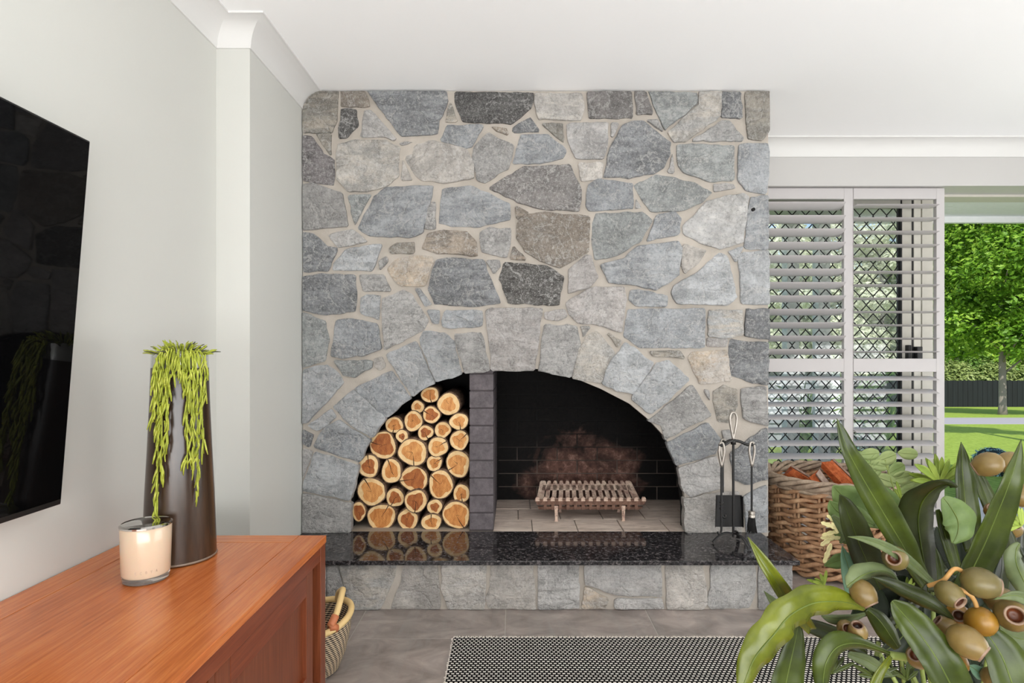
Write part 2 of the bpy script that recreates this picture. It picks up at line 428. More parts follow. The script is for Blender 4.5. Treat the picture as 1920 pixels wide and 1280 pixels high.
OFF = dict(A=(540, 140), B=(980, 140), C=(540, 420), D=(980, 420), E=(540, 680), F=(1000, 700), G=(540, 960), H=(1000, 960))
WALL_STONES = [
 ('A', 'olive', [(108, 240), (170, 165), (250, 104), (375, 106), (362, 350), (330, 430), (112, 432)]),
 ('A', 'brown', [(400, 112), (572, 115), (615, 240), (400, 238)]),
 ('A', 'dark', [(400, 262), (515, 265), (520, 380), (440, 470), (380, 480)]),
 ('A', 'pale', [(570, 265), (625, 265), (810, 480), (790, 495), (740, 468), (548, 462)]),
 ('A', 'dgrey', [(592, 116), (1185, 128), (1198, 200), (1130, 350), (1120, 440), (850, 462)]),
 ('A', 'olive', [(1220, 210), (1270, 350), (1180, 355)]),
 ('A', 'dark', [(1250, 128), (1840, 138), (1825, 250), (1680, 365), (1310, 350), (1250, 200)]),
 ('A', 'olive', [(215, 450), (320, 440), (322, 600), (290, 570)]),
 ('A', 'purple', [(112, 465), (185, 470), (270, 600), (345, 640), (340, 830), (160, 800), (112, 790)]),
 ('A', 'tan', [(380, 520), (520, 490), (720, 490), (830, 540), (825, 760), (740, 830), (600, 872), (450, 875), (370, 780), (365, 560)]),
 ('A', 'cream', [(890, 560), (960, 500), (1080, 490), (1340, 560), (1395, 680), (1395, 775), (1180, 812), (1000, 785), (930, 720), (880, 620)]),
 ('A', 'bgrey', [(1145, 490), (1190, 380), (1465, 380), (1380, 540), (1330, 545)]),
 ('A', 'grey', [(1390, 550), (1500, 440), (1690, 530), (1650, 700), (1480, 810), (1420, 790), (1385, 620)]),
 ('A', 'brown', [(1525, 400), (1640, 405), (1650, 450)]),
 ('A', 'dgrey', [(1690, 400), (1810, 320), (1885, 420), (1690, 430)]),
 ('A', 'bgrey', [(1690, 665), (1745, 455), (1940, 450), (2090, 575), (2070, 620), (1940, 655), (1800, 665)]),
 ('A', 'brgrey', [(1505, 850), (1770, 690), (2110, 680), (2200, 860), (2180, 1020), (1940, 1010), (1800, 985), (1650, 915)]),
 ('A', 'grey', [(112, 830), (180, 815), (400, 890), (450, 1130), (112, 1165)]),
 ('A', 'ggrey', [(455, 910), (620, 900), (500, 1130)]),
 ('A', 'bgrey', [(520, 1150), (640, 920), (740, 840), (1090, 835), (1010, 1180), (940, 1215), (620, 1210)]),
 ('A', 'grey', [(1050, 990), (1100, 950), (1105, 1155), (1025, 1155)]),
 ('A', 'bgrey', [(1135, 1110), (1160, 860), (1380, 835), (1660, 970), (1670, 1080), (1440, 1140), (1220, 1135)]),
 ('A', 'brown', [(1705, 990), (1800, 1030), (1720, 1080)]),
 ('A', 'cream', [(860, 640), (930, 790), (850, 790)]),
 ('A', 'grey', [(830, 515), (935, 500), (850, 530)]),
 ('C', 'dgrey', [(112, 65), (190, 70), (290, 165), (365, 185), (300, 345), (112, 355)]),
 ('C', 'pale', [(300, 80), (480, 42), (590, 130), (375, 175)]),
 ('C', 'ltblue', [(345, 345), (345, 310), (430, 190), (705, 155), (635, 348)]),
 ('C', 'olive', [(755, 180), (810, 145), (945, 138), (945, 210), (770, 222)]),
 ('C', 'grey', [(690, 345), (685, 280), (740, 240), (745, 280)]),
 ('C', 'brown', [(1005, 180), (1050, 70), (1180, 50), (1340, 58), (1410, 130), (1415, 235), (1110, 220)]),
 ('C', 'grey', [(1450, 210), (1440, 60), (1500, 32), (1665, 35), (1670, 110), (1640, 250)]),
 ('C', 'brown', [(1690, 170), (1790, 265), (1670, 262)]),
 ('D', 'brown', [(-40, -10), (0, -70), (180, -85), (310, -70), (505, -60), (495, 205), (400, 260), (285, 325), (120, 270), (20, 200), (-45, 110)]),
 ('C', 'ochre', [(745, 340), (810, 265), (950, 240), (1080, 245), (1090, 280), (1025, 455), (850, 465), (790, 420)]),
 ('C', 'dgrey', [(1050, 490), (1110, 270), (1200, 258), (1460, 270), (1595, 590), (1490, 600), (1380, 620), (1250, 610), (1100, 600)]),
 ('C', 'grey', [(1490, 280), (1585, 265), (1590, 310), (1545, 370)]),
 ('D', 'char', [(-175, 410), (-135, 295), (20, 295), (180, 315), (310, 400), (290, 480), (270, 605), (80, 600), (-100, 590)]),
 ('C', 'dgrey', [(112, 395), (250, 375), (500, 385), (510, 500), (500, 650), (430, 665), (280, 680), (112, 650)]),
 ('C', 'grey', [(535, 385), (715, 385), (775, 500), (565, 502)]),
 ('C', 'ltblue', [(550, 560), (600, 530), (690, 540), (680, 715), (545, 665)]),
 ('C', 'grey', [(710, 560), (870, 500), (930, 530), (1050, 720), (1020, 790), (730, 940), (705, 700)]),
 ('C', 'ltblue', [(955, 490), (990, 485), (1080, 600), (1030, 615)]),
 ('C', 'bgrey', [(1040, 645), (1135, 645), (1125, 745), (1090, 740)]),
 ('C', 'bgrey', [(1155, 770), (1180, 650), (1460, 648), (1458, 765), (1200, 780)]),
 ('C', 'pink', [(1485, 650), (1520, 634), (1905, 634), (1850, 1085), (1530, 1082)]),
 ('C', 'ggrey', [(112, 670), (180, 690), (280, 730), (305, 870), (275, 1020), (112, 1070)]),
 ('C', 'bgrey', [(325, 990), (365, 720), (490, 710), (670, 745), (700, 935), (560, 985), (400, 1005)]),
 ('C', 'ggrey', [(345, 1030), (630, 1025), (625, 1080), (500, 1140), (420, 1135)]),
 ('C', 'cream', [(645, 1010), (700, 995), (730, 1060), (690, 1090), (650, 1070)]),
 ('E', 'grey', [(98, 978), (230, 1002), (455, 1055), (458, 1268), (97, 1272)]),
 ('E', 'ltblue', [(108, 930), (200, 670), (498, 760), (455, 1025), (240, 980), (108, 955)]),
 ('E', 'bgrey', [(200, 630), (260, 500), (380, 430), (590, 560), (512, 735), (350, 680)]),
 ('E', 'ltblue', [(340, 330), (490, 205), (710, 390), (612, 540), (480, 470)]),
 ('E', 'bgrey', [(500, 190), (780, 60), (900, 240), (820, 310), (720, 383), (580, 270)]),
 ('E', 'ltblue', [(735, -60), (960, -160), (1085, 115), (1040, 183), (932, 242), (830, 90)]),
 ('C', 'ltblue', [(985, 860), (1020, 800), (1180, 815), (1240, 870), (1300, 1100), (1110, 1168), (1040, 1010)]),
 ('C', 'grey', [(1250, 825), (1450, 812), (1510, 1080), (1330, 1103), (1270, 920)]),
 ('E', 'ltblue', [(108, 55), (285, 15), (380, 80), (415, 150), (150, 440), (108, 455)]),
 ('E', 'dgrey', [(108, 500), (190, 540), (160, 630), (108, 600)]),
 ('E', 'ltblue', [(150, 470), (320, 350), (360, 405), (230, 510)]),
 ('E', 'pale', [(108, 650), (185, 665), (108, 860)]),
 ('B', 'warm', [(97, 147), (440, 143), (460, 250), (440, 335), (120, 335), (92, 240)]),
 ('B', 'brgrey', [(480, 133), (815, 128), (825, 320), (500, 328)]),
 ('B', 'brgrey', [(845, 128), (920, 128), (975, 295), (860, 295)]),
 ('B', 'ggrey', [(945, 133), (1305, 133), (1312, 215), (1100, 380), (1070, 415)]),
 ('B', 'tan', [(1322, 128), (1490, 128), (1480, 310), (1380, 380), (1230, 495), (1130, 505), (1090, 435), (1300, 240), (1330, 215)]),
 ('B', 'dgrey', [(1500, 133), (1630, 133), (1640, 325), (1490, 318)]),
 ('B', 'white', [(1275, 495), (1500, 345), (1545, 345), (1655, 480), (1640, 497)]),
 ('B', 'olive', [(1670, 128), (1858, 113), (1858, 230), (1850, 410), (1800, 490), (1690, 480), (1680, 370)]),
 ('B', 'olive', [(140, 370), (300, 365), (305, 505)]),
 ('B', 'pale', [(330, 370), (635, 360), (630, 560), (600, 630), (395, 630), (345, 500)]),
 ('B', 'pale', [(665, 365), (720, 360), (680, 465), (665, 455)]),
 ('B', 'dgrey', [(610, 770), (650, 560), (740, 390), (820, 355), (900, 355), (1105, 510), (1100, 600), (1060, 690), (990, 735), (800, 770)]),
 ('B', 'grey', [(930, 340), (1010, 335), (1050, 425)]),
 ('B', 'pale', [(1125, 590), (1135, 735), (1090, 735)]),
 ('B', 'ggrey', [(1160, 540), (1260, 525), (1585, 530), (1580, 790), (1400, 800), (1200, 730), (1155, 640)]),
 ('B', 'bgrey', [(1620, 525), (1830, 515), (1850, 590), (1830, 890), (1680, 870), (1615, 800)]),
 ('B', 'cream', [(415, 665), (600, 660), (590, 770), (440, 800)]),
 ('B', 'bgrey', [(475, 980), (490, 820), (570, 785), (820, 815), (830, 1000), (500, 1020)]),
 ('B', 'ggrey', [(835, 830), (1010, 750), (1280, 810), (1415, 885), (1340, 960), (1210, 1015), (960, 1025), (870, 890)]),
 ('B', 'grey', [(850, 930), (885, 995), (850, 1000)]),
 ('B', 'pale', [(1430, 820), (1580, 820), (1600, 850), (1440, 875)]),
 ('B', 'white', [(1200, 1140), (1380, 950), (1650, 890), (1690, 920), (1645, 1255), (1480, 1305), (1375, 1275), (1215, 1200)]),
 ('B', 'bgrey', [(1710, 915), (1840, 910), (1840, 1310), (1665, 1300), (1690, 1050)]),
 ('B', 'ggrey', [(530, 1100), (550, 1040), (900, 1035), (970, 1100), (880, 1250), (700, 1360), (545, 1385), (520, 1240)]),
 ('B', 'bgrey', [(1005, 1050), (1140, 1030), (1190, 1080), (1170, 1190), (935, 1245)]),
 ('D', 'bgrey', [(585, 310), (760, 260), (860, 170), (1170, 130), (1195, 180), (1165, 380), (1080, 450), (1000, 490), (840, 460), (640, 435)]),
 ('D', 'cream', [(1205, 150), (1380, 195), (1340, 260), (1220, 370), (1190, 310)]),
 ('D', 'ltblue', [(1540, 205), (1650, 165), (1600, 285)]),
 ('D', 'ltblue', [(1110, 520), (1140, 460), (1300, 370), (1480, 212), (1540, 240), (1605, 545), (1540, 605), (1150, 595)]),
 ('D', 'ltblue', [(1620, 250), (1650, 220), (1840, 200), (1845, 600), (1640, 600)]),
 ('D', 'pink', [(350, 340), (480, 230), (510, 240), (565, 400), (490, 475), (340, 520), (350, 420)]),
 ('D', 'pink', [(320, 590), (500, 480), (760, 475), (775, 560), (740, 810), (560, 750), (430, 740), (350, 680)]),
 ('D', 'bgrey', [(810, 500), (860, 490), (1085, 540), (1080, 615), (850, 612), (800, 560)]),
 ('D', 'pink', [(165, 660), (310, 640), (335, 690), (280, 720), (170, 710)]),
 ('D', 'bgrey', [(790, 640), (1360, 635), (1365, 925), (880, 925), (760, 840)]),
 ('D', 'tan', [(1395, 645), (1640, 645), (1655, 820), (1560, 850), (1390, 840)]),
 ('D', 'dgrey', [(1680, 640), (1850, 635), (1850, 860), (1665, 840)]),
 ('D', 'pink', [(1385, 860), (1530, 860), (1530, 915), (1385, 915)]),
 ('D', 'dgrey', [(1560, 870), (1840, 890), (1840, 1205), (1690, 1180), (1570, 1130), (1550, 1000)]),
 ('D', 'ochre', [(1240, 1000), (1270, 960), (1530, 945), (1560, 1165), (1330, 1200)]),
 ('D', 'olive', [(950, 955), (1180, 955), (1220, 1005), (980, 990)]),
 ('D', 'tan', [(435, 770), (500, 770), (460, 850)]),
 ('D', 'olive', [(640, 820), (745, 870), (715, 920)]),
 ('D', 'grey', [(160, 760), (410, 760), (435, 900), (370, 1108), (130, 1078)]),
 ('D', 'tan', [(480, 840), (560, 800), (690, 970), (590, 1187), (390, 1115), (430, 940)]),
 ('D', 'ltblue', [(770, 885), (985, 1040), (830, 1270), (700, 1250), (598, 1193), (640, 1060)]),
 ('F', 'ltblue', [(750, 160), (930, -80), (1010, -95), (1170, 40), (970, 235), (880, 302), (740, 190)]),
 ('F', 'grey', [(890, 320), (1190, 85), (1330, 310), (1012, 482), (960, 390)]),
 ('F', 'bgrey', [(1038, 500), (1300, 370), (1395, 490), (1360, 600), (1112, 675)]),
 ('F', 'pale', [(1118, 700), (1370, 620), (1430, 850), (1180, 920), (1142, 880)]),
 ('F', 'warm', [(1146, 935), (1400, 890), (1540, 890), (1560, 1190), (1146, 1190)]),
 ('F', 'bgrey', [(1575, 920), (1740, 840), (1755, 960), (1750, 1190), (1600, 1190)]),
 ('F', 'dgrey', [(1480, 600), (1650, 470), (1750, 405), (1755, 790), (1600, 830), (1500, 790)]),
 ('F', 'olive', [(1350, 130), (1430, 90), (1520, 120), (1530, 240), (1470, 370), (1390, 360), (1350, 200)]),
 ('F', 'grey', [(1560, 110), (1740, 105), (1755, 390), (1680, 370), (1580, 340), (1560, 220)]),
 ('F', 'pale', [(1280, 125), (1312, 125), (1322, 205)]),
 ('F', 'grey', [(1415, 430), (1480, 425), (1470, 525), (1430, 500)]),
]
PLINTH_STONES = [
 ('G', 'grey', [(-110, 400), (280, 400), (285, 735), (-110, 735)]),
 ('G', 'grey', [(300, 400), (365, 400), (420, 600), (440, 735), (300, 735)]),
 ('G', 'tan', [(385, 400), (810, 400), (800, 480), (690, 735), (490, 735), (440, 600)]),
 ('G', 'cream', [(870, 400), (1110, 390), (1135, 600), (1140, 730), (770, 727), (840, 560)]),
 ('G', 'warm', [(1150, 395), (1485, 390), (1470, 735), (1205, 732), (1160, 580)]),
 ('G', 'cream', [(1525, 390), (1830, 390), (1855, 725), (1500, 718), (1480, 650), (1520, 560)]),
 ('H', 'grey', [(40, 390), (335, 390), (345, 718), (180, 720), (40, 727)]),
 ('H', 'pale', [(385, 390), (960, 385), (965, 630), (610, 620), (540, 590), (390, 530)]),
 ('H', 'ochre', [(390, 560), (560, 655), (530, 727), (372, 732)]),
 ('H', 'pale', [(610, 655), (960, 650), (980, 727), (610, 735)]),
 ('H', 'cream', [(995, 390), (1265, 385), (1290, 560), (1300, 690), (1270, 727), (1000, 727)]),
 ('H', 'white', [(1335, 390), (1660, 385), (1670, 560), (1620, 718), (1330, 727), (1310, 680), (1330, 560)]),
 ('H', 'grey', [(1690, 385), (1940, 385), (1940, 727), (1690, 722)]),
]

from mathutils import noise as mnoise
def stone(poly, y_face, h, mat, parent, seed, depth=0.03, xlim=None, zlim=None, grow=0.0035):
    """one rough-faced stone: outline (x,z) on the wall plane y_face, standing h proud"""
    r = random.Random(seed)
    poly = [Vector(q) for q in poly]
    n0 = len(poly)
    area = sum(poly[i - 1].x * poly[i].y - poly[i].x * poly[i - 1].y for i in range(n0))
    sg = 1 if area > 0 else -1
    p = []
    for i in range(n0):
        a, b, c = poly[i - 1], poly[i], poly[(i + 1) % n0]
        k1 = min(0.005, (a - b).length * 0.2) * r.uniform(0.4, 1.6); k2 = min(0.005, (c - b).length * 0.2) * r.uniform(0.4, 1.6)
        p.append(b + (a - b).normalized() * k1); p.append(b + (c - b).normalized() * k2)
    out = []
    for i in range(len(p)):
        a, b = p[i], p[(i + 1) % len(p)]
        L = (b - a).length
        m = max(1, int(L / 0.021))
        nrm = Vector(((b - a).y, -(b - a).x)).normalized() * sg if L > 1e-6 else Vector((0, 0))
        for k in range(m):
            q = a + (b - a) * (k / m)
            j = 0.0065 * mnoise.noise(Vector((q.x * 21, q.y * 21, seed))) + r.uniform(-0.0017, 0.0017)
            q = q + nrm * (j + grow)
            if xlim: q.x = min(max(q.x, xlim[0]), xlim[1])
            if zlim: q.y = min(max(q.y, zlim[0]), zlim[1])
            out.append(q)
    c = sum(out, Vector((0, 0))) / len(out)
    n = len(out)
    R_ = sum((q - c).length for q in out) / n
    k_in = max(0.55, 1 - 0.005 / R_)
    tx, tz = r.uniform(-0.05, 0.05), r.uniform(-0.06, 0.03)
    rough = min(1.0, R_ / 0.06)
    def yy(q, hh, am):
        f = mnoise.noise(Vector((q.x * 14, q.y * 14, seed * 1.7))) + 0.6 * abs(mnoise.noise(Vector((q.x * 31 + q.y * 12, q.y * 30, seed))))
        return y_face - hh - (q - c).x * tx - (q - c).y * tz - am * rough * f
    mb = MB()
    v = [(q.x, y_face + depth, q.y) for q in out]
    v += [(q.x, yy(q, h * 0.8, 0.0015), q.y) for q in out]
    for s_, am in ((k_in, 0.004), (0.74, 0.0065), (0.40, 0.0065)):
        for q in out:
            w = c + (q - c) * s_
            v.append((w.x, yy(w, h, am), w.y))
    v += [(c.x, yy(c, h, 0.0065), c.y)]
    f = []
    for ring in range(4):
        for i in range(n):
            j = (i + 1) % n
            f.append((ring * n + i, ring * n + j, (ring + 1) * n + j, (ring + 1) * n + i))
    for i in range(n): f.append((4 * n + i, 4 * n + (i + 1) % n, 5 * n))
    mb.add(v, f)
    return mb.build('stone', mat, parent, smooth=32, org=(c.x, y_face, c.y))

def to_xz(reg, pts, d):
    ox, oy = OFF[reg]
    q = [P(ox + x / 4.0, oy + y / 4.0, d) for x, y in pts]
    return [(v.x, v.z) for v in q]

ZG = 0.223                                   # top of the granite hearth
fire = thing('stone_fireplace', (0.1, 0.3, 0.0), 'floor-to-ceiling grey field stone fireplace with an arched opening', 'fireplace')
ARCH = [(657, 998), (657, 940), (664, 900), (675, 862), (692, 828), (722, 786), (762, 750), (808, 720), (852, 703), (900, 695), (960, 692), (1010, 694),
        (1070, 708), (1126, 731), (1180, 759), (1217, 790), (1243, 818), (1262, 848), (1273, 882), (1281, 925), (1285, 960), (1285, 998)]
arch = [(v.x, v.z) for v in (P(a, b, CD) for a, b in ARCH)]
arch[0] = (arch[0][0], ZG - 0.02); arch[-1] = (arch[-1][0], ZG - 0.02)
outer = [(XN + 0.003, ZG - 0.02), (XN + 0.003, ZC - 0.004), (XR - 0.004, ZC - 0.004), (XR - 0.004, ZG - 0.02)]
def arch_grow(g):
    cx_ = (arch[0][0] + arch[-1][0]) / 2
    out = []
    for i, (x, z) in enumerate(arch):
        a, b = Vector(arch[max(i - 1, 0)]), Vector(arch[min(i + 1, len(arch) - 1)])
        nr = Vector((-(b - a).y, (b - a).x)).normalized()
        out.append((x + nr.x * g, z + nr.y * g if 0 < i < len(arch) - 1 else z))
    return out
loop = outer + arch_grow(0.006)[::-1]
MY = 0.006
MB().prism([(x, MY, z) for x, z in loop], (0, 0.03, 0)).build('mortar', m_mortar, fire)
MB().prism([(x, MY + 0.03, z) for x, z in outer + arch_grow(0.012)[::-1]], (0, 0.09, 0)).build('arch_backing', plain('soot_black', (12, 11, 11), 0.9), fire)
MB().box(XR - 0.124, XR - 0.004, MY + 0.12, YW + 0.1, 0, ZC - 0.004).build('side_wall', m_mortar, fire)
def snap_arch(poly, tol=0.03):
    """edge stones of the arch end exactly on its curve"""
    out = []
    for q in poly:
        q = Vector(q); best = None
        for i in range(len(arch) - 1):
            a, b = Vector(arch[i]), Vector(arch[i + 1])
            u = max(0, min(1, (q - a).dot(b - a) / (b - a).length_squared))
            w = a + (b - a) * u
            if best is None or (w - q).length < (best - q).length: best = w
        out.append(best if (best - q).length < tol else q)
    return out
for i, (reg, kind, pts) in enumerate(WALL_STONES):
    stone(snap_arch(to_xz(reg, pts, CD)), MY, rnd.uniform(0.008, 0.015), stone_mat(kind), fire, 100 + i, xlim=(XN + 0.004, XR), zlim=(ZG + 0.0006, ZC - 0.006))
# drilled anchor hole in one edge stone
hp = P(1410.5, 393.8, CD)
MB().tube([(hp.x, -0.018, hp.z), (hp.x, 0.004, hp.z)], 0.0085, 10).build('anchor_hole', plain('hole_black', (14, 13, 13), 0.9), fire)
# hearth plinth
YP = 2.45 - CD
MB().box(XN + 0.003, 1.19, YP + 0.006, 0.05, 0.0, 0.203).build('plinth_mortar', m_mortar, fire)
for i, (reg, kind, pts) in enumerate(PLINTH_STONES):
    poly = [(x, min(max(z, 0.004), 0.2)) for x, z in to_xz(reg, pts, 2.45)]
    poly = [(max(XN + 0.006, x), z) for x, z in poly]
    stone(poly, YP + 0.006, rnd.uniform(0.008, 0.012), stone_mat(kind), fire, 500 + i, xlim=(XN + 0.004, 1.2), zlim=(0.002, 0.2025))

# polished granite slab
t = NT('polished_black_granite')
o_ = t.coord('Object')
n1 = t.noise(t.mapping(o_, (1, 1, 1)), 75, 5, 0.7, 0.4); n2 = t.noise(o_, 240, 3, 0.7)
c1 = t.ramp(n1, [(0.38, rgba((20, 20, 22))), (0.52, rgba((48, 46, 48))), (0.66, rgba((112, 106, 106))), (0.74, rgba((54, 52, 54)))])
t.p(col=t.mix(t.math('MULTIPLY', t.bw(n2, 0.6, 0.72), 0.45), c1, rgba((128, 124, 126))), rough=0.07, spec=0.62)
m_granite = t.m
slab = MB().box(XN + 0.003, 1.212, 2.415 - CD, 0.02, 0.203, ZG).build('hearth_slab', m_granite, None, bevel=0.003, org=(0.08, -0.2, 0.203))
tag(slab, 'polished black granite slab forming the raised hearth', 'hearth')

# ---- firebox: soot-black brick lining
t = NT('sooty_firebrick')
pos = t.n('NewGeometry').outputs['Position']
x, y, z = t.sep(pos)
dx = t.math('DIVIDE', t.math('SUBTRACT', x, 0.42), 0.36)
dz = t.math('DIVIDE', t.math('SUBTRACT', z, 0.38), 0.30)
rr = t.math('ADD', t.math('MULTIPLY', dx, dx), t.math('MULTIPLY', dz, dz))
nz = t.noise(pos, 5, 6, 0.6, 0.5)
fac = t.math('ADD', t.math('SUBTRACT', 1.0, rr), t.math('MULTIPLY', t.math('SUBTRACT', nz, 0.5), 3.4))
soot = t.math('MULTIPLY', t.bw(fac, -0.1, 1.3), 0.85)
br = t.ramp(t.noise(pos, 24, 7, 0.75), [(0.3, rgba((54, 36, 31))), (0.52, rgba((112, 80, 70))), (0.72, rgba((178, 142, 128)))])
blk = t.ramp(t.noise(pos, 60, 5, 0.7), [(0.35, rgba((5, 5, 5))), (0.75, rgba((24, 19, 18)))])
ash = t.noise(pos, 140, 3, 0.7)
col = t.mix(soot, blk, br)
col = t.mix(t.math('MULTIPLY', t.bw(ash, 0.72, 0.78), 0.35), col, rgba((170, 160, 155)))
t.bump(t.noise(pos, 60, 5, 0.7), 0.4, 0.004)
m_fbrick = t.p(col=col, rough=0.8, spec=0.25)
m_soot = plain('soot_black', (12, 11, 11), 0.9)
t = NT('smoked_mortar')
pos = t.n('NewGeometry').outputs['Position']
x, y, z = t.sep(pos)
lo = t.bw(t.math('ADD', z, t.math('MULTIPLY', t.math('SUBTRACT', t.noise(pos, 4, 4), 0.5), 0.30)), 0.58, 0.36)
m_fmortar = t.p(col=t.mix(lo, rgba((12, 11, 11)), rgba((104, 92, 84))), rough=0.9)
XD0, XD1 = P(880, 0, 2.83).x, P(925, 0, 2.83).x    # brick divider
FX1, YF = 1.0, 3.43 - CD                             # right side and back of the firebox
NX0 = -0.84                                          # left side of the log niche
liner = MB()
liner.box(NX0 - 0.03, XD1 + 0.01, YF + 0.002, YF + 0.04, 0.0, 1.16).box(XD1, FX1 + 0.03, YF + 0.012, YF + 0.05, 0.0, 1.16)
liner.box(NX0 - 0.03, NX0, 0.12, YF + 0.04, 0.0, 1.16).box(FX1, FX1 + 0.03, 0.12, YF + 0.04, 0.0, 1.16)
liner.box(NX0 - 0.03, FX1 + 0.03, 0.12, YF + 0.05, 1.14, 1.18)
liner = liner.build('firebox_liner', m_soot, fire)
MB().box(XD1, FX1, YF + 0.006, YF + 0.03, 0.22, 1.10).build('joint', m_fmortar, liner)
bme = None
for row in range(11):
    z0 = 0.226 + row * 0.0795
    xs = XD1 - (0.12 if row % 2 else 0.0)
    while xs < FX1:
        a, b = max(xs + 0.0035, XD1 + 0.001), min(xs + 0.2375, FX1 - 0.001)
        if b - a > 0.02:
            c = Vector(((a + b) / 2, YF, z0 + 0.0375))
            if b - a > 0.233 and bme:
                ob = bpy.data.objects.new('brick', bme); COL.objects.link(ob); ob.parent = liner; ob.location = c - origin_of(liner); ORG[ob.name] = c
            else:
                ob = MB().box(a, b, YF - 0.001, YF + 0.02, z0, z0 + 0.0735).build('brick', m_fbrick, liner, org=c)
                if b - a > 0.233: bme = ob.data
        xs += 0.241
# painted brick divider, one brick per course and three deep
t = NT('painted_brick_plum_grey')
o_ = t.coord('Object', True)
t.bump(t.noise(o_, 90, 5, 0.7), 0.6, 0.004)
m_dbrick = t.p(col=t.ramp(t.noise(o_, 30, 6, 0.7), [(0.3, rgba((74, 68, 71))), (0.7, rgba((112, 104, 108)))]), rough=0.7)
divider = MB().box(XD0 + 0.004, XD1 - 0.004, 0.045, YF, 0.20, 1.12).build('divider', plain('divider_mortar', (98, 90, 92), 0.9), fire)
dme = None
for row in range(10):
    z0 = 0.226 + row * 0.0868
    for k in range(3):
        c = Vector(((XD0 + XD1) / 2, 0.034 + 0.198 * k, z0))
        if dme is None:
            ob = MB().box(XD0, XD1, c.y, c.y + 0.192, z0, z0 + 0.0815).build('brick', m_dbrick, divider, org=c, bevel=0.003)
            dme = ob
        else:
            ob = dme.copy(); COL.objects.link(ob); ob.location = c - origin_of(divider); ORG[ob.name] = c
# floor of the niche and paved floor of the firebox
MB().box(NX0, FX1, 0.015, YF + 0.02, 0.12, ZG - 0.006).build('firebox_base', plain('ash_mortar', (150, 140, 130), 0.9), fire)
fb_base = bpy.data.objects['firebox_base']
t = NT('ashy_paver')
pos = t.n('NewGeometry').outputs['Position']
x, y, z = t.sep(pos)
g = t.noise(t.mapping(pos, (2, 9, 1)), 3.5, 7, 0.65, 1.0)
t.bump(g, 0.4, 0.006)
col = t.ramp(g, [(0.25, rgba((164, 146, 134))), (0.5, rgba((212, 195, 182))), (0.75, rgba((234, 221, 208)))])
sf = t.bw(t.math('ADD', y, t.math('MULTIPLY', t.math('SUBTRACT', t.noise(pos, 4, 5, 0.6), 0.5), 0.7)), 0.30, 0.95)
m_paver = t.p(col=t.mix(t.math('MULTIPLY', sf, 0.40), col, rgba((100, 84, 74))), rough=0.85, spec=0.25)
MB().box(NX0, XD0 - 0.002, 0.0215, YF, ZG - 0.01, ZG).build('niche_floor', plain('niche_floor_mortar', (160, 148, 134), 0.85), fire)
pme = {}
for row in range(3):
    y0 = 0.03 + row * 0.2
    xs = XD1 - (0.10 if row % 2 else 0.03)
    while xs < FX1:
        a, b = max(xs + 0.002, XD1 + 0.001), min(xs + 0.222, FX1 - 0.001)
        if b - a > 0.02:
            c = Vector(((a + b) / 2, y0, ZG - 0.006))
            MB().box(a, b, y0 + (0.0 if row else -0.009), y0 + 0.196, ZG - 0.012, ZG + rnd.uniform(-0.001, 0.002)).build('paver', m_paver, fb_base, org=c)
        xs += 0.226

# ------------------------------------------------------------------ split and stacked logs in the niche
t = NT('log_bark')
o_ = t.coord('Object', True)
n1 = t.noise(t.mapping(o_, (60, 8, 60)), 1, 6, 0.7)
t.bump(n1, 0.9, 0.006)
m_bark = t.p(col=t.ramp(n1, [(0.3, rgba((62, 46, 38))), (0.55, rgba((124, 98, 80))), (0.8, rgba((172, 146, 124)))]), rough=0.9, spec=0.2)
t = NT('log_sapwood')
o_ = t.coord('Object', True)
n1 = t.noise(o_, 40, 5, 0.6)
m_sap = t.p(col=t.ramp(n1, [(0.3, rgba((226, 186, 130))), (0.7, rgba((246, 216, 166)))]), rough=0.65, spec=0.25)
def heart(name, a, b):
    t = NT(name)
    o_ = t.coord('Object')
    x, y, z = t.sep(o_)
    rr = t.math('SQRT', t.math('ADD', t.math('MULTIPLY', x, x), t.math('MULTIPLY', z, z)))
    rings = t.math('SINE', t.math('ADD', t.math('MULTIPLY', rr, 900.0), t.math('MULTIPLY', t.noise(o_, 22, 4, 0.6), 9.0)))
    streak = t.noise(t.mapping(t.coord('Object', True), (70, 1, 25), (0, 0.5, 0)), 1, 5, 0.65)
    f = t.math('ADD', t.math('MULTIPLY', rings, 0.10), streak)
    return t.p(col=t.ramp(f, [(0.25, rgba(a)), (0.75, rgba(b))]), rough=0.6, spec=0.3)
m_heart = [heart('log_heartwood_amber', (168, 96, 46), (226, 160, 92)), heart('log_heartwood_russet', (126, 64, 32), (196, 122, 66)), heart('log_heartwood_honey', (186, 114, 58), (236, 176, 108))]
m_crack = plain('log_crack', (48, 26, 16), 0.9)

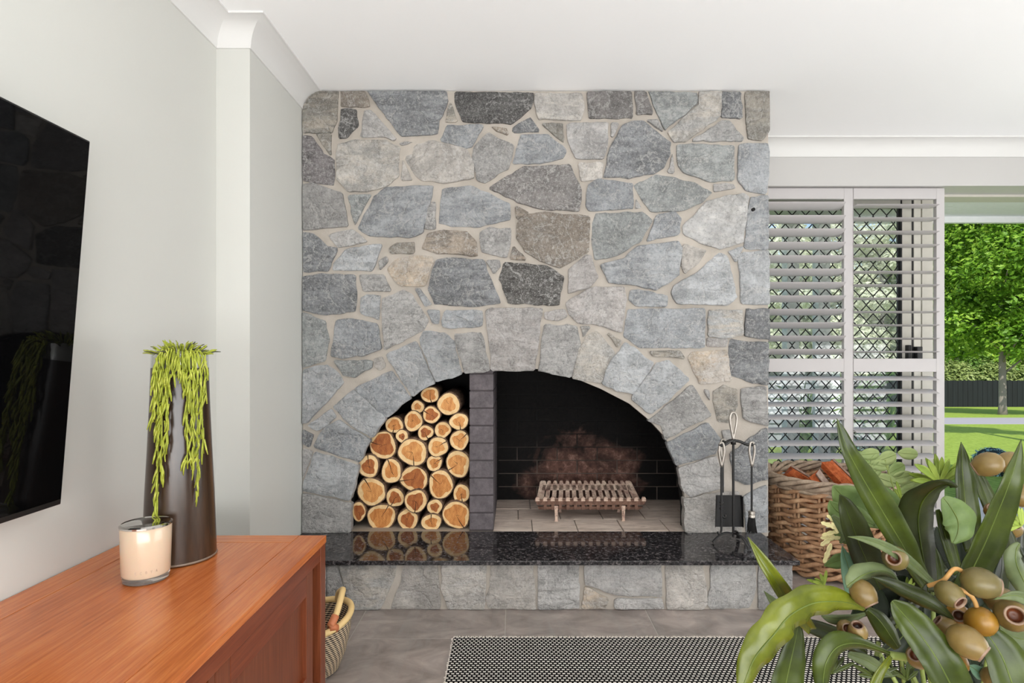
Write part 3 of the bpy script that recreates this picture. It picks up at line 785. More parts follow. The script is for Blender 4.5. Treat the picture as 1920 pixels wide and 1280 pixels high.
# (cx, cy, rx, ry, heartwood tone, heart share, crack angle or None, own words)
LOGS = [
 (1065, 240, 66, 60, 0, .66, -80, 'round log perched highest on the firewood stack under the arch'),
 (1205, 310, 82, 86, 2, .60, None, 'pale honey-hearted log with shaggy bark high in the firewood stack'),
 (972, 330, 50, 46, 0, .50, None, 'small thin log tucked below the topmost log of the firewood stack'),
 (1075, 390, 66, 62, 1, .68, 150, 'russet-hearted log directly under the topmost firewood log'),
 (940, 437, 70, 76, 0, .66, None, 'thick-barked log beside the arch in the upper firewood stack'),
 (797, 467, 66, 62, 0, .66, -100, 'log wedged against the arch curve above the big dark-hearted one'),
 (1282, 440, 72, 62, 2, .58, -80, 'wide oval log leaning on the brick pillar, split downward'),
 (1160, 503, 60, 62, 0, .60, None, 'small log with a plain amber heart in the upper firewood stack'),
 (1032, 525, 60, 56, 1, .60, -70, 'log with a notched lower rim in the firewood stack'),
 (855, 550, 45, 50, 1, .46, None, 'smallest round log with a tiny russet heart in the firewood stack'),
 (712, 618, 98, 106, 1, .76, 165, 'large dark-hearted log resting against the arch curve'),
 (1285, 580, 72, 74, 2, .66, 40, 'log against the brick pillar with a crack to its upper rim'),
 (1125, 630, 78, 72, 2, .60, 35, 'log split by a slanting crack in the middle of the firewood stack'),
 (935, 670, 108, 102, 2, .68, -85, 'largest egg-shaped log in the middle of the firewood stack'),
 (605, 775, 78, 84, 1, .62, 95, 'log against the stone arch with a crack to its top rim'),
 (775, 812, 76, 90, 0, .62, 110, 'tall oval amber log beside the striped-heart log of the firewood stack'),
 (1097, 752, 58, 60, 0, .58, 30, 'small cracked log between the egg-shaped log and the pillar'),
 (1275, 757, 88, 102, 2, .70, -150, 'large log pressed against the brick pillar with a split side'),
 (945, 870, 108, 92, 1, .74, 190, 'large striped-heart log with a long level crack'),
 (1145, 912, 94, 106, 0, .74, 140, 'large round log with a broad amber heart beside the striped one'),
 (628, 965, 106, 106, 2, .70, 120, 'large bulging log with a ragged pale rim by the stone arch'),
 (803, 1010, 66, 72, 1, .62, -120, 'dark-hearted small log above the bottom row of the firewood stack'),
 (958, 1037, 86, 84, 1, .68, -95, 'round log with straight dark grain just above the bottom row'),
 (1300, 980, 60, 72, 0, .62, -80, 'upright oval log beside the pillar above the bottom corner log'),
 (530, 1115, 50, 76, 1, .70, None, 'thin red-brown log in the outer bottom corner by the arch foot'),
 (700, 1155, 106, 98, 0, .74, 60, 'broad amber log on the niche floor with a crack to its rim'),
 (900, 1172, 78, 80, 1, .64, None, 'heart-shaped notched log on the niche floor'),
 (1100, 1080, 56, 58, 1, .54, None, 'small log with a star-shaped heart resting on the bottom row'),
 (1262, 1140, 104, 102, 0, .76, -60, 'large log on the niche floor in the corner of the pillar'),
 (1075, 1195, 76, 62, 0, .56, 90, 'flattened oval log on the niche floor split straight across'),
]
DL = 2.86
for i, (cx, cy, rx, ry, tone, share, crack, words) in enumerate(LOGS):
    r = random.Random(900 + i)
    d = DL + r.uniform(-0.012, 0.02)
    c = P(540 + cx / 4, 680 + cy / 4, d)
    k = d / F / 4
    rx, ry = rx * k * 1.035, ry * k * 1.035
    ph = [r.uniform(0, 6.28) for _ in range(4)]
    amp = [0.035, 0.03, 0.02, 0.012]
    notch = None
    if i in (8,): notch = (R(-60), 0.22)
    if i == 26: notch = (R(55), 0.30)
    if i == 20: notch = (R(5), 0.12)
    def rad(a, jit=1.0):
        q = 1 + sum(amp[m] * math.sin((m + 2) * a + ph[m]) for m in range(4)) * jit
        if notch:
            da = (a - notch[0] + math.pi) % (2 * math.pi) - math.pi
            q -= notch[1] * math.exp(-(da / 0.30) ** 2)
        return q
    N = 28
    L = 0.40 + r.uniform(-0.06, 0.06)
    yaw, pit = r.uniform(-0.05, 0.05), r.uniform(-0.02, 0.05)
    def pt(a, s, yy):
        q = rad(a)
        return Vector((c.x + rx * q * math.cos(a) * s + yaw * yy, c.y + yy, c.z + ry * q * math.sin(a) * s + pit * yy))
    log = thing('firewood_log', (c.x, c.y + 0.2, c.z - ry), words, 'log', 'firewood logs stacked in the arched niche')
    mb = MB(); v = []; f = []
    ys = [0.002, 0.0, 0.03, L * 0.5, L]
    sc = [0.93, 1.0, 1.03, 1.0, 0.96]
    for yy, s in zip(ys, sc):
        for q in range(N): v.append(pt(2 * math.pi * q / N, s * (1 + r.uniform(-0.02, 0.02)), yy))
    for b in range(len(ys) - 1):
        for q in range(N): f.append((b * N + q, b * N + (q + 1) % N, (b + 1) * N + (q + 1) % N, (b + 1) * N + q))
    f.append(tuple((len(ys) - 1) * N + q for q in range(N)))
    mb.add(v, f).build('bark', m_bark, log, smooth=True)
    fc = MB().add([pt(2 * math.pi * q / N, 0.935, 0.0005) for q in range(N)] + [pt(2 * math.pi * q / N, 0.93, 0.006) for q in range(N)],
                  [tuple(range(N)), tuple(range(N, 2 * N))] + [(q, (q + 1) % N, N + (q + 1) % N, N + q) for q in range(N)]).build('sapwood', m_sap, log)
    hh = []
    for q in range(N):
        a = 2 * math.pi * q / N
        s = share * (1 + 0.09 * math.sin(3 * a + ph[1]) + 0.07 * math.sin(5 * a + ph[2]) + r.uniform(-0.05, 0.05))
        hh.append(pt(a, s, -0.0012))
    off = Vector((r.uniform(-.05, .05) * rx, 0, r.uniform(-.05, .05) * ry))
    hh = [q + off for q in hh]
    MB().prism(hh, (0, 0.003, 0)).build('heartwood', m_heart[tone], fc, org=c)
    cr = MB()
    if crack is not None:
        a = R(crack)
        p0 = pt(a, 0.0, -0.0022); p1 = pt(a, 0.93, -0.0022)
        nrm = Vector((-math.sin(a), 0, math.cos(a)))
        w = 0.0022
        mid = (p0 + p1) / 2 + nrm * r.uniform(-0.003, 0.003)
        cr.prism([p0, mid - nrm * w * .6, p1 - nrm * w, p1 + nrm * w, mid + nrm * w * .6], (0, 0.003, 0))
    for _ in range(r.randint(1, 3)):
        a = r.uniform(0, 6.28); l = r.uniform(0.25, 0.6)
        p0 = pt(a, 0.02, -0.0022); p1 = pt(a, l, -0.0022); nrm = Vector((-math.sin(a), 0, math.cos(a))) * 0.0008
        cr.prism([p0 - nrm, p1, p0 + nrm], (0, 0.003, 0))
    cr.build('crack', m_crack, fc)

# ------------------------------------------------------------------ cast iron grate
t = NT('rusted_cast_iron')
o_ = t.coord('Object')
n1 = t.noise(o_, 22, 6, 0.65); n2 = t.noise(o_, 130, 4, 0.7)
t.bump(n2, 0.5, 0.003)
c1 = t.ramp(n1, [(0.3, rgba((146, 114, 104))), (0.55, rgba((206, 180, 162))), (0.75, rgba((228, 210, 190)))])
m_iron = t.p(col=t.mix(t.math('MULTIPLY', t.bw(n2, 0.56, 0.64), 0.8), c1, rgba((62, 36, 28))), rough=0.8, metal=0.0, spec=0.3)
t = NT('rusted_cast_iron_dark')
o_ = t.coord('Object')
m_iron2 = t.p(col=t.ramp(t.noise(o_, 40, 6, 0.7), [(0.3, rgba((70, 46, 38))), (0.7, rgba((140, 108, 92)))]), rough=0.8, spec=0.3)
g0 = P(1109, 978, 2.99)
grate = thing('fire_grate', (g0.x, 0.28, ZG), 'rusted cast iron log grate with toothed back plate in the firebox', 'fire grate')
# sloped back plate: teeth above, slots below
bx0, bx1 = 0.135, 0.665
nb = 15
def bplate(x, s):   # s 0 bottom .. 1 top
    return Vector((x + (0.40 - x) * 0.10 * s, 0.27 + 0.14 * s, 0.300 + 0.082 * s))
mb = MB()
pitch = (bx1 - bx0) / (nb - 1)
for i in range(nb):
    x = bx0 + pitch * i
    w = pitch * 0.31 if 0 < i < nb - 1 else pitch * 0.5
    prof = [(-w, 0.0), (w, 0.0), (w, 0.93), (w * 0.6, 1.0), (-w * 0.6, 1.0), (-w, 0.93)]
    mb.prism([bplate(x + u, s) for u, s in prof], (0, 0.008, 0.004))
for s0, s1 in ((0.58, 0.84), (-0.06, 0.16)):
    mb.prism([bplate(bx0, s0), bplate(bx1, s0), bplate(bx1, s1), bplate(bx0, s1)], (0, 0.0085, 0.0042))
mb.build('back_plate', m_iron, grate)
# trough front: lower and upper rails with knobs, upturned ends
fx0, fx1 = 0.108, 0.69
mb = MB()
mb.prism([(fx0 + .010, 0.185, 0.310), (fx1 - .012, 0.185, 0.310), (fx1 + 0.004, 0.185, 0.338), (fx0 - 0.004, 0.185, 0.338)], (0, 0.014, 0))
mb.prism([(fx0 + 0.02, 0.195, 0.284), (fx1 - 0.03, 0.195, 0.284), (fx1 - 0.016, 0.188, 0.300), (fx0 + 0.012, 0.188, 0.300)], (0, 0.012, 0))
mb.build('front_rail', m_iron2, grate)
for i in range(15):
    x = fx0 + 0.012 + (fx1 - fx0 - 0.024) * i / 14
    MB().prism([(x - 0.011, 0.1845, 0.330), (x + 0.011, 0.1845, 0.330), (x + 0.011, 0.1845, 0.343), (x + 0.006, 0.1845, 0.351), (x - 0.006, 0.1845, 0.351), (x - 0.011, 0.1845, 0.343)], (0, 0.013, 0)).build('tooth', m_iron, grate, org=(x, 0.19, 0.335))
    if 0 < i < 14:
        MB().box(x - 0.008, x + 0.008, 0.1875, 0.30, 0.284, 0.313).build('bar', m_iron2, grate, org=(x, 0.25, 0.29))
for lx, ly in ((1043, 2.985), (1169, 2.985), (1050, 3.16), (1160, 3.16)):
    p = P(lx, 978, ly)
    x = p.x; y = ly - CD
    MB().prism([(x - 0.010, y, 0.305), (x + 0.010, y, 0.305), (x + 0.007, y, ZG + 0.012), (x + 0.010, y, ZG), (x - 0.010, y, ZG), (x - 0.006, y, ZG + 0.012)], (0, 0.014, 0)).build('leg', m_iron, grate)

# ------------------------------------------------------------------ fire tools
m_black = plain('black_wrought_iron', (26, 25, 25), 0.45)
t = NT('brushed_pewter'); t.p(col=t.mix(t.noise(t.coord('Object'), 60, 4), rgba((150, 142, 134)), rgba((196, 190, 182))), rough=0.38, metal=0.85); m_pewter = t.m
DT = 2.627
tp = P(1375, 1019, DT); tx, ty = tp.x, tp.y
px_ = DT / F
stand = thing('fire_tool_stand', (tx, ty, ZG), 'black fire tool stand with arched feet and a pewter loop on top', 'fire tools')
def zt(py): return CH + (VPY - py) * px_
MB().tube([(tx, ty, ZG + 0.035), (tx, ty, zt(824))], 0.0058, 10).build('pole', m_black, stand, smooth=40)
mb = MB()
loop_ = [(0.0, zt(825)), (-0.012, zt(800)), (-0.016, zt(785)), (-0.011, zt(776)), (0, zt(773)), (0.011, zt(776)), (0.016, zt(785)), (0.012, zt(800)), (0.0, zt(825))]
mb.tube([(tx + u, ty, z) for u, z in catmull(loop_, 4)], 0.0054, 8)
mb.tube([(tx, ty, zt(828)), (tx, ty, zt(812))], [0.008, 0.0045], 8)
mb.build('loop_handle', m_pewter, stand, smooth=True)
arm_z = zt(828)
hooks = {'poker': (tx - 0.066, ty - 0.03), 'brush': (tx + 0.080, ty - 0.012), 'shovel': (tx - 0.022, ty + 0.072), }
mb = MB()
mb.tube([(tx, ty, arm_z - 0.012), (tx, ty, arm_z + 0.012)], [0.012, 0.010], 10)
for hx, hy in hooks.values():
    pts = [(tx, ty, arm_z + 0.006), (tx + (hx - tx) * 0.35, ty + (hy - ty) * 0.35, arm_z + 0.002), (tx + (hx - tx) * 0.7, ty + (hy - ty) * 0.7, arm_z - 0.010), (hx, hy, arm_z - 0.012), (tx + (hx - tx) * 1.16, ty + (hy - ty) * 1.16, arm_z - 0.006)]
    mb.tube(catmull(pts, 4), 0.0068, 8)
mb.build('hook_arm', m_black, stand, smooth=True)
for k in range(3):
    a = R(-90 + 120 * k + 25)
    ca, sa = math.cos(a), math.sin(a)
    prof = [(0.0, 0.042), (0.03, 0.047), (0.06, 0.036), (0.085, 0.012), (0.093, 0.0)]
    pts = [(tx + ca * u, ty + sa * u, ZG + z + 0.006) for u, z in catmull(prof, 4)]
    MB().tube(pts, [0.008] * (len(pts) - 3) + [0.010, 0.012, 0.012], 8, flat=0.5).build('foot', m_black, stand, smooth=True)

def tool(name, key, label, end_z):
    hx, hy = hooks[key]
    o = thing(name, (hx, hy, end_z), label, name.split('_')[-1])
    tz = arm_z - 0.006
    pts = [(0, tz - 0.105), (-0.009, tz - 0.06), (-0.012, tz - 0.03), (-0.007, tz + 0.002), (0, tz + 0.006), (0.007, tz + 0.002), (0.012, tz - 0.03), (0.009, tz - 0.06), (0, tz - 0.105)]
    MB().tube([(hx + u, hy - 0.002, z) for u, z in catmull(pts, 3)], 0.0056, 8).build('handle', m_pewter, o, smooth=True)
    return o, hx, hy, tz
o, hx, hy, tz = tool('fireplace_poker', 'poker', 'black poker with pewter loop handle and hooked tip hanging on the stand', zt(997))
MB().tube([(hx, hy, tz - 0.10), (hx, hy, zt(990))], 0.0052, 8).build('shaft', m_black, o, smooth=40)
mb = MB()
mb.tube(catmull([(hx, hy, zt(975)), (hx, hy, zt(988)), (hx - 0.004, hy, zt(995)), (hx - 0.012, hy, zt(997)), (hx - 0.018, hy, zt(993))], 4), 0.005, 8)
mb.tube(catmull([(hx, hy, zt(962)), (hx + 0.010, hy, zt(966)), (hx + 0.018, hy, zt(966)), (hx + 0.019, hy, zt(961))], 4), 0.005, 8)
mb.build('hook', m_black, o, smooth=True)
mb = MB()
for py in (938, 943, 950): mb.tube([(hx, hy, zt(py) - 0.003), (hx, hy, zt(py) + 0.003)], 0.009, 10)
mb.build('collar', m_black, o, smooth=40)
o, hx, hy, tz = tool('fireplace_shovel', 'shovel', 'black ash shovel with square pan hanging behind the stand pole', zt(990))
MB().tube([(hx, hy, tz - 0.10), (hx, hy, zt(930))], 0.0052, 8).build('shaft', m_black, o, smooth=40)
kz = (DT + hy - ty) / F
def zs(py): return CH + (VPY - py) * kz
sx0, sx1 = (1342 - VPX) * kz, (1387 - VPX) * kz
mb = MB()
zt0, zb0 = zs(928), zs(986)
mb.prism([(sx0, hy - 0.006, zt0), (sx1, hy - 0.006, zt0), (sx1 + 0.006, hy - 0.012, zb0), (sx0 - 0.006, hy - 0.012, zb0)], (0, 0.003, 0))
for s, xx in ((-1, sx0), (1, sx1)):
    mb.prism([(xx, hy - 0.006, zt0), (xx + s * 0.006, hy - 0.012, zb0), (xx + s * 0.009, hy - 0.022, zb0), (xx + s * 0.002, hy - 0.032, zt0)], (s * 0.002, 0, 0))
mb.prism([(sx0, hy - 0.006, zt0), (sx1, hy - 0.006, zt0), (sx1, hy - 0.030, zt0 + 0.004), (sx0, hy - 0.030, zt0 + 0.004)], (0, 0, 0.0025))
mb.build('pan', m_black, o)
o, hx, hy, tz = tool('hearth_brush', 'brush', 'hearth brush with pewter ferrule and black bristles hanging on the stand', zt(998))
MB().tube([(hx, hy, tz - 0.10), (hx, hy, zt(960))], 0.0052, 8).build('shaft', m_black, o, smooth=40)
MB().lathe([(0.010, 0.030), (0.014, 0.028), (0.0150, 0.016), (0.0125, 0.013), (0.0150, 0.010), (0.0150, 0.0)], (hx, hy, zt(968)), 16).build('ferrule', m_pewter, o, smooth=40)
mb = MB(); r = random.Random(5)
for k in range(120):
    a, q = r.uniform(0, 6.28), math.sqrt(r.random())
    x0, y0 = hx + 0.013 * q * math.cos(a), hy + 0.013 * q * math.sin(a)
    x1, y1 = hx + 0.025 * q * math.cos(a), hy + 0.018 * q * math.sin(a)
    mb.tube([(x0, y0, zt(967)), ((x0 + x1) / 2 - .001, (y0 + y1) / 2, zt(984)), (x1, y1, zt(998) + r.uniform(0, 0.008))], [0.0014, 0.0014, 0.0006], 4)
bo = mb.build('bristles', plain('bristle_black', (24, 23, 22), 0.7), o); bo['kind'] = 'stuff'

# ------------------------------------------------------------------ big wicker basket with split firewood
t = NT('wicker_cane')
o_ = t.coord('Object', True)
n1 = t.noise(o_, 16, 6, 0.65); n2 = t.noise(o_, 160, 4, 0.7)
t.bump(n2, 0.35, 0.003)
m_cane = t.p(col=t.mix(t.math('MULTIPLY', n2, 0.35), t.ramp(n1, [(0.25, rgba((110, 78, 54))), (0.5, rgba((172, 132, 98))), (0.75, rgba((212, 180, 144)))]), rgba((84, 58, 42))), rough=0.6, spec=0.35)
t = NT('wicker_cane_grey')
o_ = t.coord('Object', True)
m_cane2 = t.p(col=t.ramp(t.noise(o_, 30, 6, 0.65), [(0.25, rgba((110, 92, 78))), (0.75, rgba((184, 164, 142)))]), rough=0.65, spec=0.3)
bc = Vector((1.622, 2.95 - CD, 0.0))
bask = thing('wicker_basket', bc, 'large round woven cane log basket beside the fireplace', 'basket')
HB = 0.47
def brad(z):
    u = z / HB
    return 0.235 + 0.062 * math.sin(min(1, u * 1.15) * math.pi * 0.5) + 0.0 * u
MB().lathe([(0.20, 0.005), (0.225, 0.012), (0.225, 0.03), (0.0, 0.03)], bc, 40).build('base', m_cane, bask, smooth=40)
NS = 16
for k in range(NS):
    a0 = 2 * math.pi * (k + 0.5) / NS
    mb = MB()
    for da in (-0.035, 0.035):
        mb.tube([(bc.x + (brad(z) - 0.004) * math.cos(a0 + da), bc.y + (brad(z) - 0.004) * math.sin(a0 + da), z) for z in [0.02 + (HB - 0.04) * j / 8 for j in range(9)]], 0.0072, 6)
    mb.build('stake', m_cane, bask, smooth=True)
rows = 10
for k in range(rows):
    z0 = 0.03 + (HB - 0.075) * k / (rows - 1)
    for s in (0, 1):
        pts = []
        nseg = 126
        for q in range(nseg):
            th = 2 * math.pi * q / nseg
            w = NS / 2 * th + s * math.pi + k * 0.2
            rr = brad(z0) + 0.0145 * math.cos(w)
            pts.append((bc.x + rr * math.cos(th), bc.y + rr * math.sin(th), z0 + 0.0135 * math.sin(w) + 0.003 * math.sin(3 * th + k)))
        MB().tube(pts, 0.0112, 7, closed=True).build('weaver', m_cane, bask, smooth=True)
for s in range(4):   # plaited rim
    pts = []
    for q in range(140):
        th = 2 * math.pi * q / 140
        w = 6 * th + s * math.pi / 2
        rr = brad(HB) + 0.004 + 0.022 * math.cos(w)
        pts.append((bc.x + rr * math.cos(th), bc.y + rr * math.sin(th), HB - 0.004 + 0.019 * math.sin(w)))
    MB().tube(pts, 0.0118, 8, closed=True).build('rim_braid', m_cane2, bask, smooth=True)
for z0 in (HB - 0.035, HB - 0.022):
    pts = [(bc.x + (brad(HB) + 0.010) * math.cos(2 * math.pi * q / 90), bc.y + (brad(HB) + 0.010) * math.sin(2 * math.pi * q / 90), z0 + 0.004 * math.sin(q * 0.28)) for q in range(90)]
    MB().tube(pts, 0.0105, 7, closed=True).build('rim_rod', m_cane2, bask, smooth=True)
t = NT('split_redwood')
o_ = t.coord('Object', True)
n1 = t.noise(t.mapping(o_, (60, 6, 60)), 1, 6, 0.7, 0.6)
t.bump(n1, 0.8, 0.006)
m_split = t.p(col=t.ramp(n1, [(0.25, rgba((104, 46, 22))), (0.5, rgba((172, 86, 44))), (0.75, rgba((206, 124, 76)))]), rough=0.75, spec=0.25)
t = NT('split_wood_bark')
m_sbark = t.p(col=t.ramp(t.noise(t.mapping(t.coord('Object'), (50, 8, 50)), 1, 6, 0.7), [(0.3, rgba((108, 86, 74))), (0.7, rgba((176, 156, 142)))]), rough=0.85)
def chunk(p0, p1, w, h, label, roll, seed):
    """split billet: wedge section along p0-p1, bark on one face"""
    r = random.Random(seed)
    p0, p1 = Vector(p0), Vector(p1)
    ax = (p1 - p0); L = ax.length; ax.normalize()
    a = ax.cross(Vector((0, 0, 1))).normalized(); b = a.cross(ax).normalized()
    a, b = a * math.cos(roll) + b * math.sin(roll), b * math.cos(roll) - a * math.sin(roll)
    sec = [(-w, -h), (w * 0.7, -h * 0.9), (w, -h * .2), (w * 0.9, h * 0.8), (w * .1, h), (-w * 0.95, h * 0.7)]
    o = thing('split_billet', p0, label, 'firewood', 'split firewood in the cane basket')
    N = 5; v = []
    for i in range(N):
        c = p0 + ax * L * i / (N - 1)
        for (u, q) in sec:
            j = 1 + r.uniform(-0.10, 0.10)
            v.append(c + a * u * j + b * q * j + ax * (r.uniform(-0.012, 0.012) if i in (0, N - 1) else 0))
    m = len(sec)
    f = [tuple(range(m)), tuple((N - 1) * m + k for k in range(m))]
    for i in range(N - 1):
        for k in range(m): f.append((i * m + k, i * m + (k + 1) % m, (i + 1) * m + (k + 1) % m, (i + 1) * m + k))
    MB().add(v, f).build('split_wood', m_split, o)
    bv = []
    for i in range(N):
        for k in (4, 5): bv.append(v[i * m + k] + b * 0.003)
    for i in range(N):
        for k in (4, 5): bv.append(v[i * m + k] + b * 0.012)
    bf = []
    for i in range(N - 1):
        q = 2 * i; s2 = 2 * N
        bf += [(q, q + 1, q + 3, q + 2), (s2 + q, s2 + q + 2, s2 + q + 3, s2 + q + 1), (q, q + 2, s2 + q + 2, s2 + q), (q + 1, s2 + q + 1, s2 + q + 3, q + 3)]
    bf += [(0, 2 * N, 2 * N + 1, 1), (2 * N - 2, 2 * N - 1, 4 * N - 1, 4 * N - 2)]
    MB().add(bv, bf).build('bark', m_sbark, o)
chunk(P(1552, 872, 2.98), P(1612, 935, 2.82), 0.050, 0.036, 'orange-red split billet with a pale bark edge slanting out of the basket', 0.5, 3)
chunk(P(1478, 885, 3.04), P(1560, 935, 2.95), 0.042, 0.030, 'short orange-red split billet lying low near the basket rim', 0.2, 4)
chunk(P(1522, 893, 2.90), P(1566, 945, 2.82), 0.040, 0.030, 'brown split billet lying between the two redder ones in the basket', -0.5, 5)
chunk((1.50, 0.02, 0.36), (1.78, 0.22, 0.37), 0.06, 0.05, 'split billet under the others inside the cane basket', 0.1, 6)
chunk((1.66, 0.0, 0.345), (1.60, 0.30, 0.345), 0.06, 0.045, 'lowest cross-laid split billet inside the cane basket', 0.3, 8)

# ------------------------------------------------------------------ small woven basket behind the cabinet
t = NT('woven_grass_zigzag')
o_ = t.coord('Object')
x, y, z = t.sep(o_)
ang = t.math('ARCTAN2', y, x)
fine = t.math('SINE', t.math('MULTIPLY', z, 820.0))
tw = t.math('SINE', t.math('MULTIPLY_ADD', ang, 46.0, t.math('MULTIPLY', z, 210.0)))
f = t.math('ADD', t.math('MULTIPLY', fine, 0.62), t.math('MULTIPLY', tw, 0.42))
t.bump(t.math('ADD', fine, tw), 0.4, 0.003)
m_bolga = t.p(col=t.ramp(t.math('MULTIPLY_ADD', f, 0.5, 0.5), [(0.42, rgba((46, 38, 36))), (0.58, rgba((206, 184, 154)))]), rough=0.75)
m_straw = plain('straw_wrap', (222, 190, 132), 0.7)
m_leather = plain('tan_leather', (188, 112, 72), 0.55)
sb = Vector((-0.715, 1.985 - CD, 0))
sbk = thing('market_basket', sb, 'small dark-and-cream woven basket with a straw loop handle behind the wooden cabinet', 'basket')
MB().lathe([(0.085, 0.0), (0.10, 0.006), (0.122, 0.06), (0.137, 0.13), (0.142, 0.185), (0.136, 0.185), (0.131, 0.13), (0.115, 0.06), (0.09, 0.012), (0.0, 0.012)], sb, 48).build('body', m_bolga, sbk, smooth=40)
MB().tube([(sb.x + 0.14 * math.cos(2 * math.pi * q / 48), sb.y + 0.14 * math.sin(2 * math.pi * q / 48), 0.188 + 0.012 * math.sin(4 * math.pi * q / 48 + 0.6)) for q in range(48)], 0.011, 10, closed=True).build('rim', m_straw, sbk, smooth=True)
hp_ = catmull([(0.10, -0.095, 0.19), (0.113, -0.06, 0.225), (0.112, 0.0, 0.262), (0.10, 0.05, 0.258), (0.07, 0.10, 0.225), (0.06, 0.12, 0.195)], 6)
hp_ = [(0.118, -0.075, 0.18)] + hp_
MB().tube([(sb.x + u, sb.y + v_, z) for u, v_, z in hp_], 0.0105, 10).build('handle', m_straw, sbk, smooth=True)
MB().tube([(sb.x + u, sb.y + v_, z) for u, v_, z in hp_[:7]], 0.0135, 10).build('leather_wrap', m_leather, sbk, smooth=True)

# ------------------------------------------------------------------ woven rug
t = NT('black_and_cream_weave')
o_ = t.coord('Object')
bk = t.n('TexBrick'); bk.offset = 0.5; bk.offset_frequency = 2; bk.squash = 1.0
wob = t.n('VectorMath', operation='SCALE'); t.set(wob, 0, t.n('TexNoise').outputs['Color']); 
nzr = t.n('TexNoise'); t.set(nzr, 'Vector', o_); t.set(nzr, 'Scale', 9.0)
sc_ = t.n('VectorMath', operation='SCALE'); t.set(sc_, 0, nzr.outputs['Color']); t.set(sc_, 'Scale', 0.004)
ad = t.n('VectorMath', operation='ADD'); t.set(ad, 0, o_); t.set(ad, 1, sc_.outputs[0])
t.set(bk, 'Vector', ad.outputs[0])
t.set(bk, 'Color1', rgba((244, 238, 230))); t.set(bk, 'Color2', rgba((226, 218, 210))); t.set(bk, 'Mortar', rgba((16, 13, 13)))
t.set(bk, 'Scale', 1.0); t.set(bk, 'Mortar Size', 0.0040); t.set(bk, 'Mortar Smooth', 0.3)
t.set(bk, 'Brick Width', 0.0165); t.set(bk, 'Row Height', 0.0130)
t.bump(t.math('SUBTRACT', 1.0, bk.outputs['Fac']), 0.6, 0.004)
m_rug = t.p(col=bk.outputs['Color'], rough=0.9, spec=0.15)
ra, rb_ = P(850, 1199, 2.195), P(843, 1280, 1.90)
rug = thing('woven_rug', (0.5, -1.2, 0), 'flat black and cream woven rug on the grey tiles before the hearth', 'rug')
xr0, xr1 = ra.x, 1.42
MB().prism([(xr0, -0.606, 0.0005), (xr1, -0.606, 0.0005), (xr1 + 0.05, -2.35, 0.0005), (xr0 + 0.035, -2.35, 0.0005)], (0, 0, 0.0085)).build('field', m_rug, rug)
mb = MB(); r = random.Random(11)
for k in range(330):
    x = xr0 + (xr1 - xr0) * k / 329
    x += r.uniform(-0.002, 0.002); l = r.uniform(0.002, 0.014)
    mb.tube([(x, -0.610, 0.007), (x + r.uniform(-0.004, 0.004), -0.606 + l * .6, 0.009), (x + r.uniform(-0.006, 0.006), -0.606 + l, 0.003)], [0.002, 0.0018, 0.001], 4)
for k in range(150):
    y = -0.61 - 1.7 * k / 149
    x = xr0 + 0.02 * (k / 149)
    mb.tube([(x + 0.004, y, 0.006), (x - r.uniform(0.002, 0.007), y + r.uniform(-.003, .003), 0.004)], [0.0035, 0.0022], 4)
fo = mb.build('edge_tufts', plain('rug_yarn_cream', (224, 216, 206), 0.9), rug); fo['kind'] = 'stuff'

# ------------------------------------------------------------------ timber media cabinet
def wood(name, a, b, c, axis, rough=0.25):
    t = NT(name)
    pos = t.n('NewGeometry').outputs['Position']
    sc = {'x': (5, 130, 130), 'y': (130, 5, 130), 'z': (130, 130, 5)}[axis]
    n1 = t.noise(t.mapping(pos, sc), 1.0, 6, 0.65, 0.4)
    n2 = t.noise(t.mapping(pos, tuple(v * 3.2 for v in sc)), 1.0, 3, 0.6)
    n3 = t.noise(pos, 3.0, 3, 0.5)
    col = t.ramp(t.math('ADD', t.math('MULTIPLY', n1, 0.75), t.math('MULTIPLY', n3, 0.25)), [(0.3, rgba(a)), (0.5, rgba(b)), (0.72, rgba(c))])
    col = t.mix(t.math('MULTIPLY', t.bw(n2, 0.62, 0.75), 0.5), col, rgba(tuple(int(v * 0.62) for v in a)))
    t.bump(n2, 0.08, 0.002)
    return t.p(col=col, rough=rough, spec=0.5)
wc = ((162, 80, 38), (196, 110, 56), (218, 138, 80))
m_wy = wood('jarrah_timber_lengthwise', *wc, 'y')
m_wf = wood('jarrah_timber_front_shaded', (96, 42, 20), (122, 57, 30), (146, 76, 44), 'y', 0.32)  # same timber, darker: shade on the cabinet front painted into the colour
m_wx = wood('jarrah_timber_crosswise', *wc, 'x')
m_wz = wood('jarrah_timber_upright_shaded', (92, 44, 24), (118, 60, 34), (142, 78, 48), 'z', 0.35)  # uprights darkened likewise, front shade put into the colour
m_inside = plain('cabinet_interior', (40, 24, 18), 0.8)
ZT = 0.533
CX0, CX1 = XL + 0.004, -0.589           # back and front
CY1, CY0 = 1.78 - CD, 0.12 - CD         # far and near end
cab = thing('media_cabinet', ((CX0 + CX1) / 2, (CY0 + CY1) / 2, 0), 'low red-brown timber cabinet with framed doors under the television', 'cabinet')
TH = 0.022
XB, XFJ, YE, YE2 = -1.095, -0.672, 1.714 - CD, CY0 + 0.066
g = 0.0006
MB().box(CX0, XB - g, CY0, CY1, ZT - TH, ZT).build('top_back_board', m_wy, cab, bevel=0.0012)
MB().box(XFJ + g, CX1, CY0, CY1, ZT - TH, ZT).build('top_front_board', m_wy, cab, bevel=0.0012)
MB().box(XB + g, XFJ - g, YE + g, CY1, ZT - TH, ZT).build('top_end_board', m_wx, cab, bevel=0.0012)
MB().box(XB + g, XFJ - g, CY0, YE2 - g, ZT - TH, ZT).build('top_end_board', m_wx, cab, bevel=0.0012)
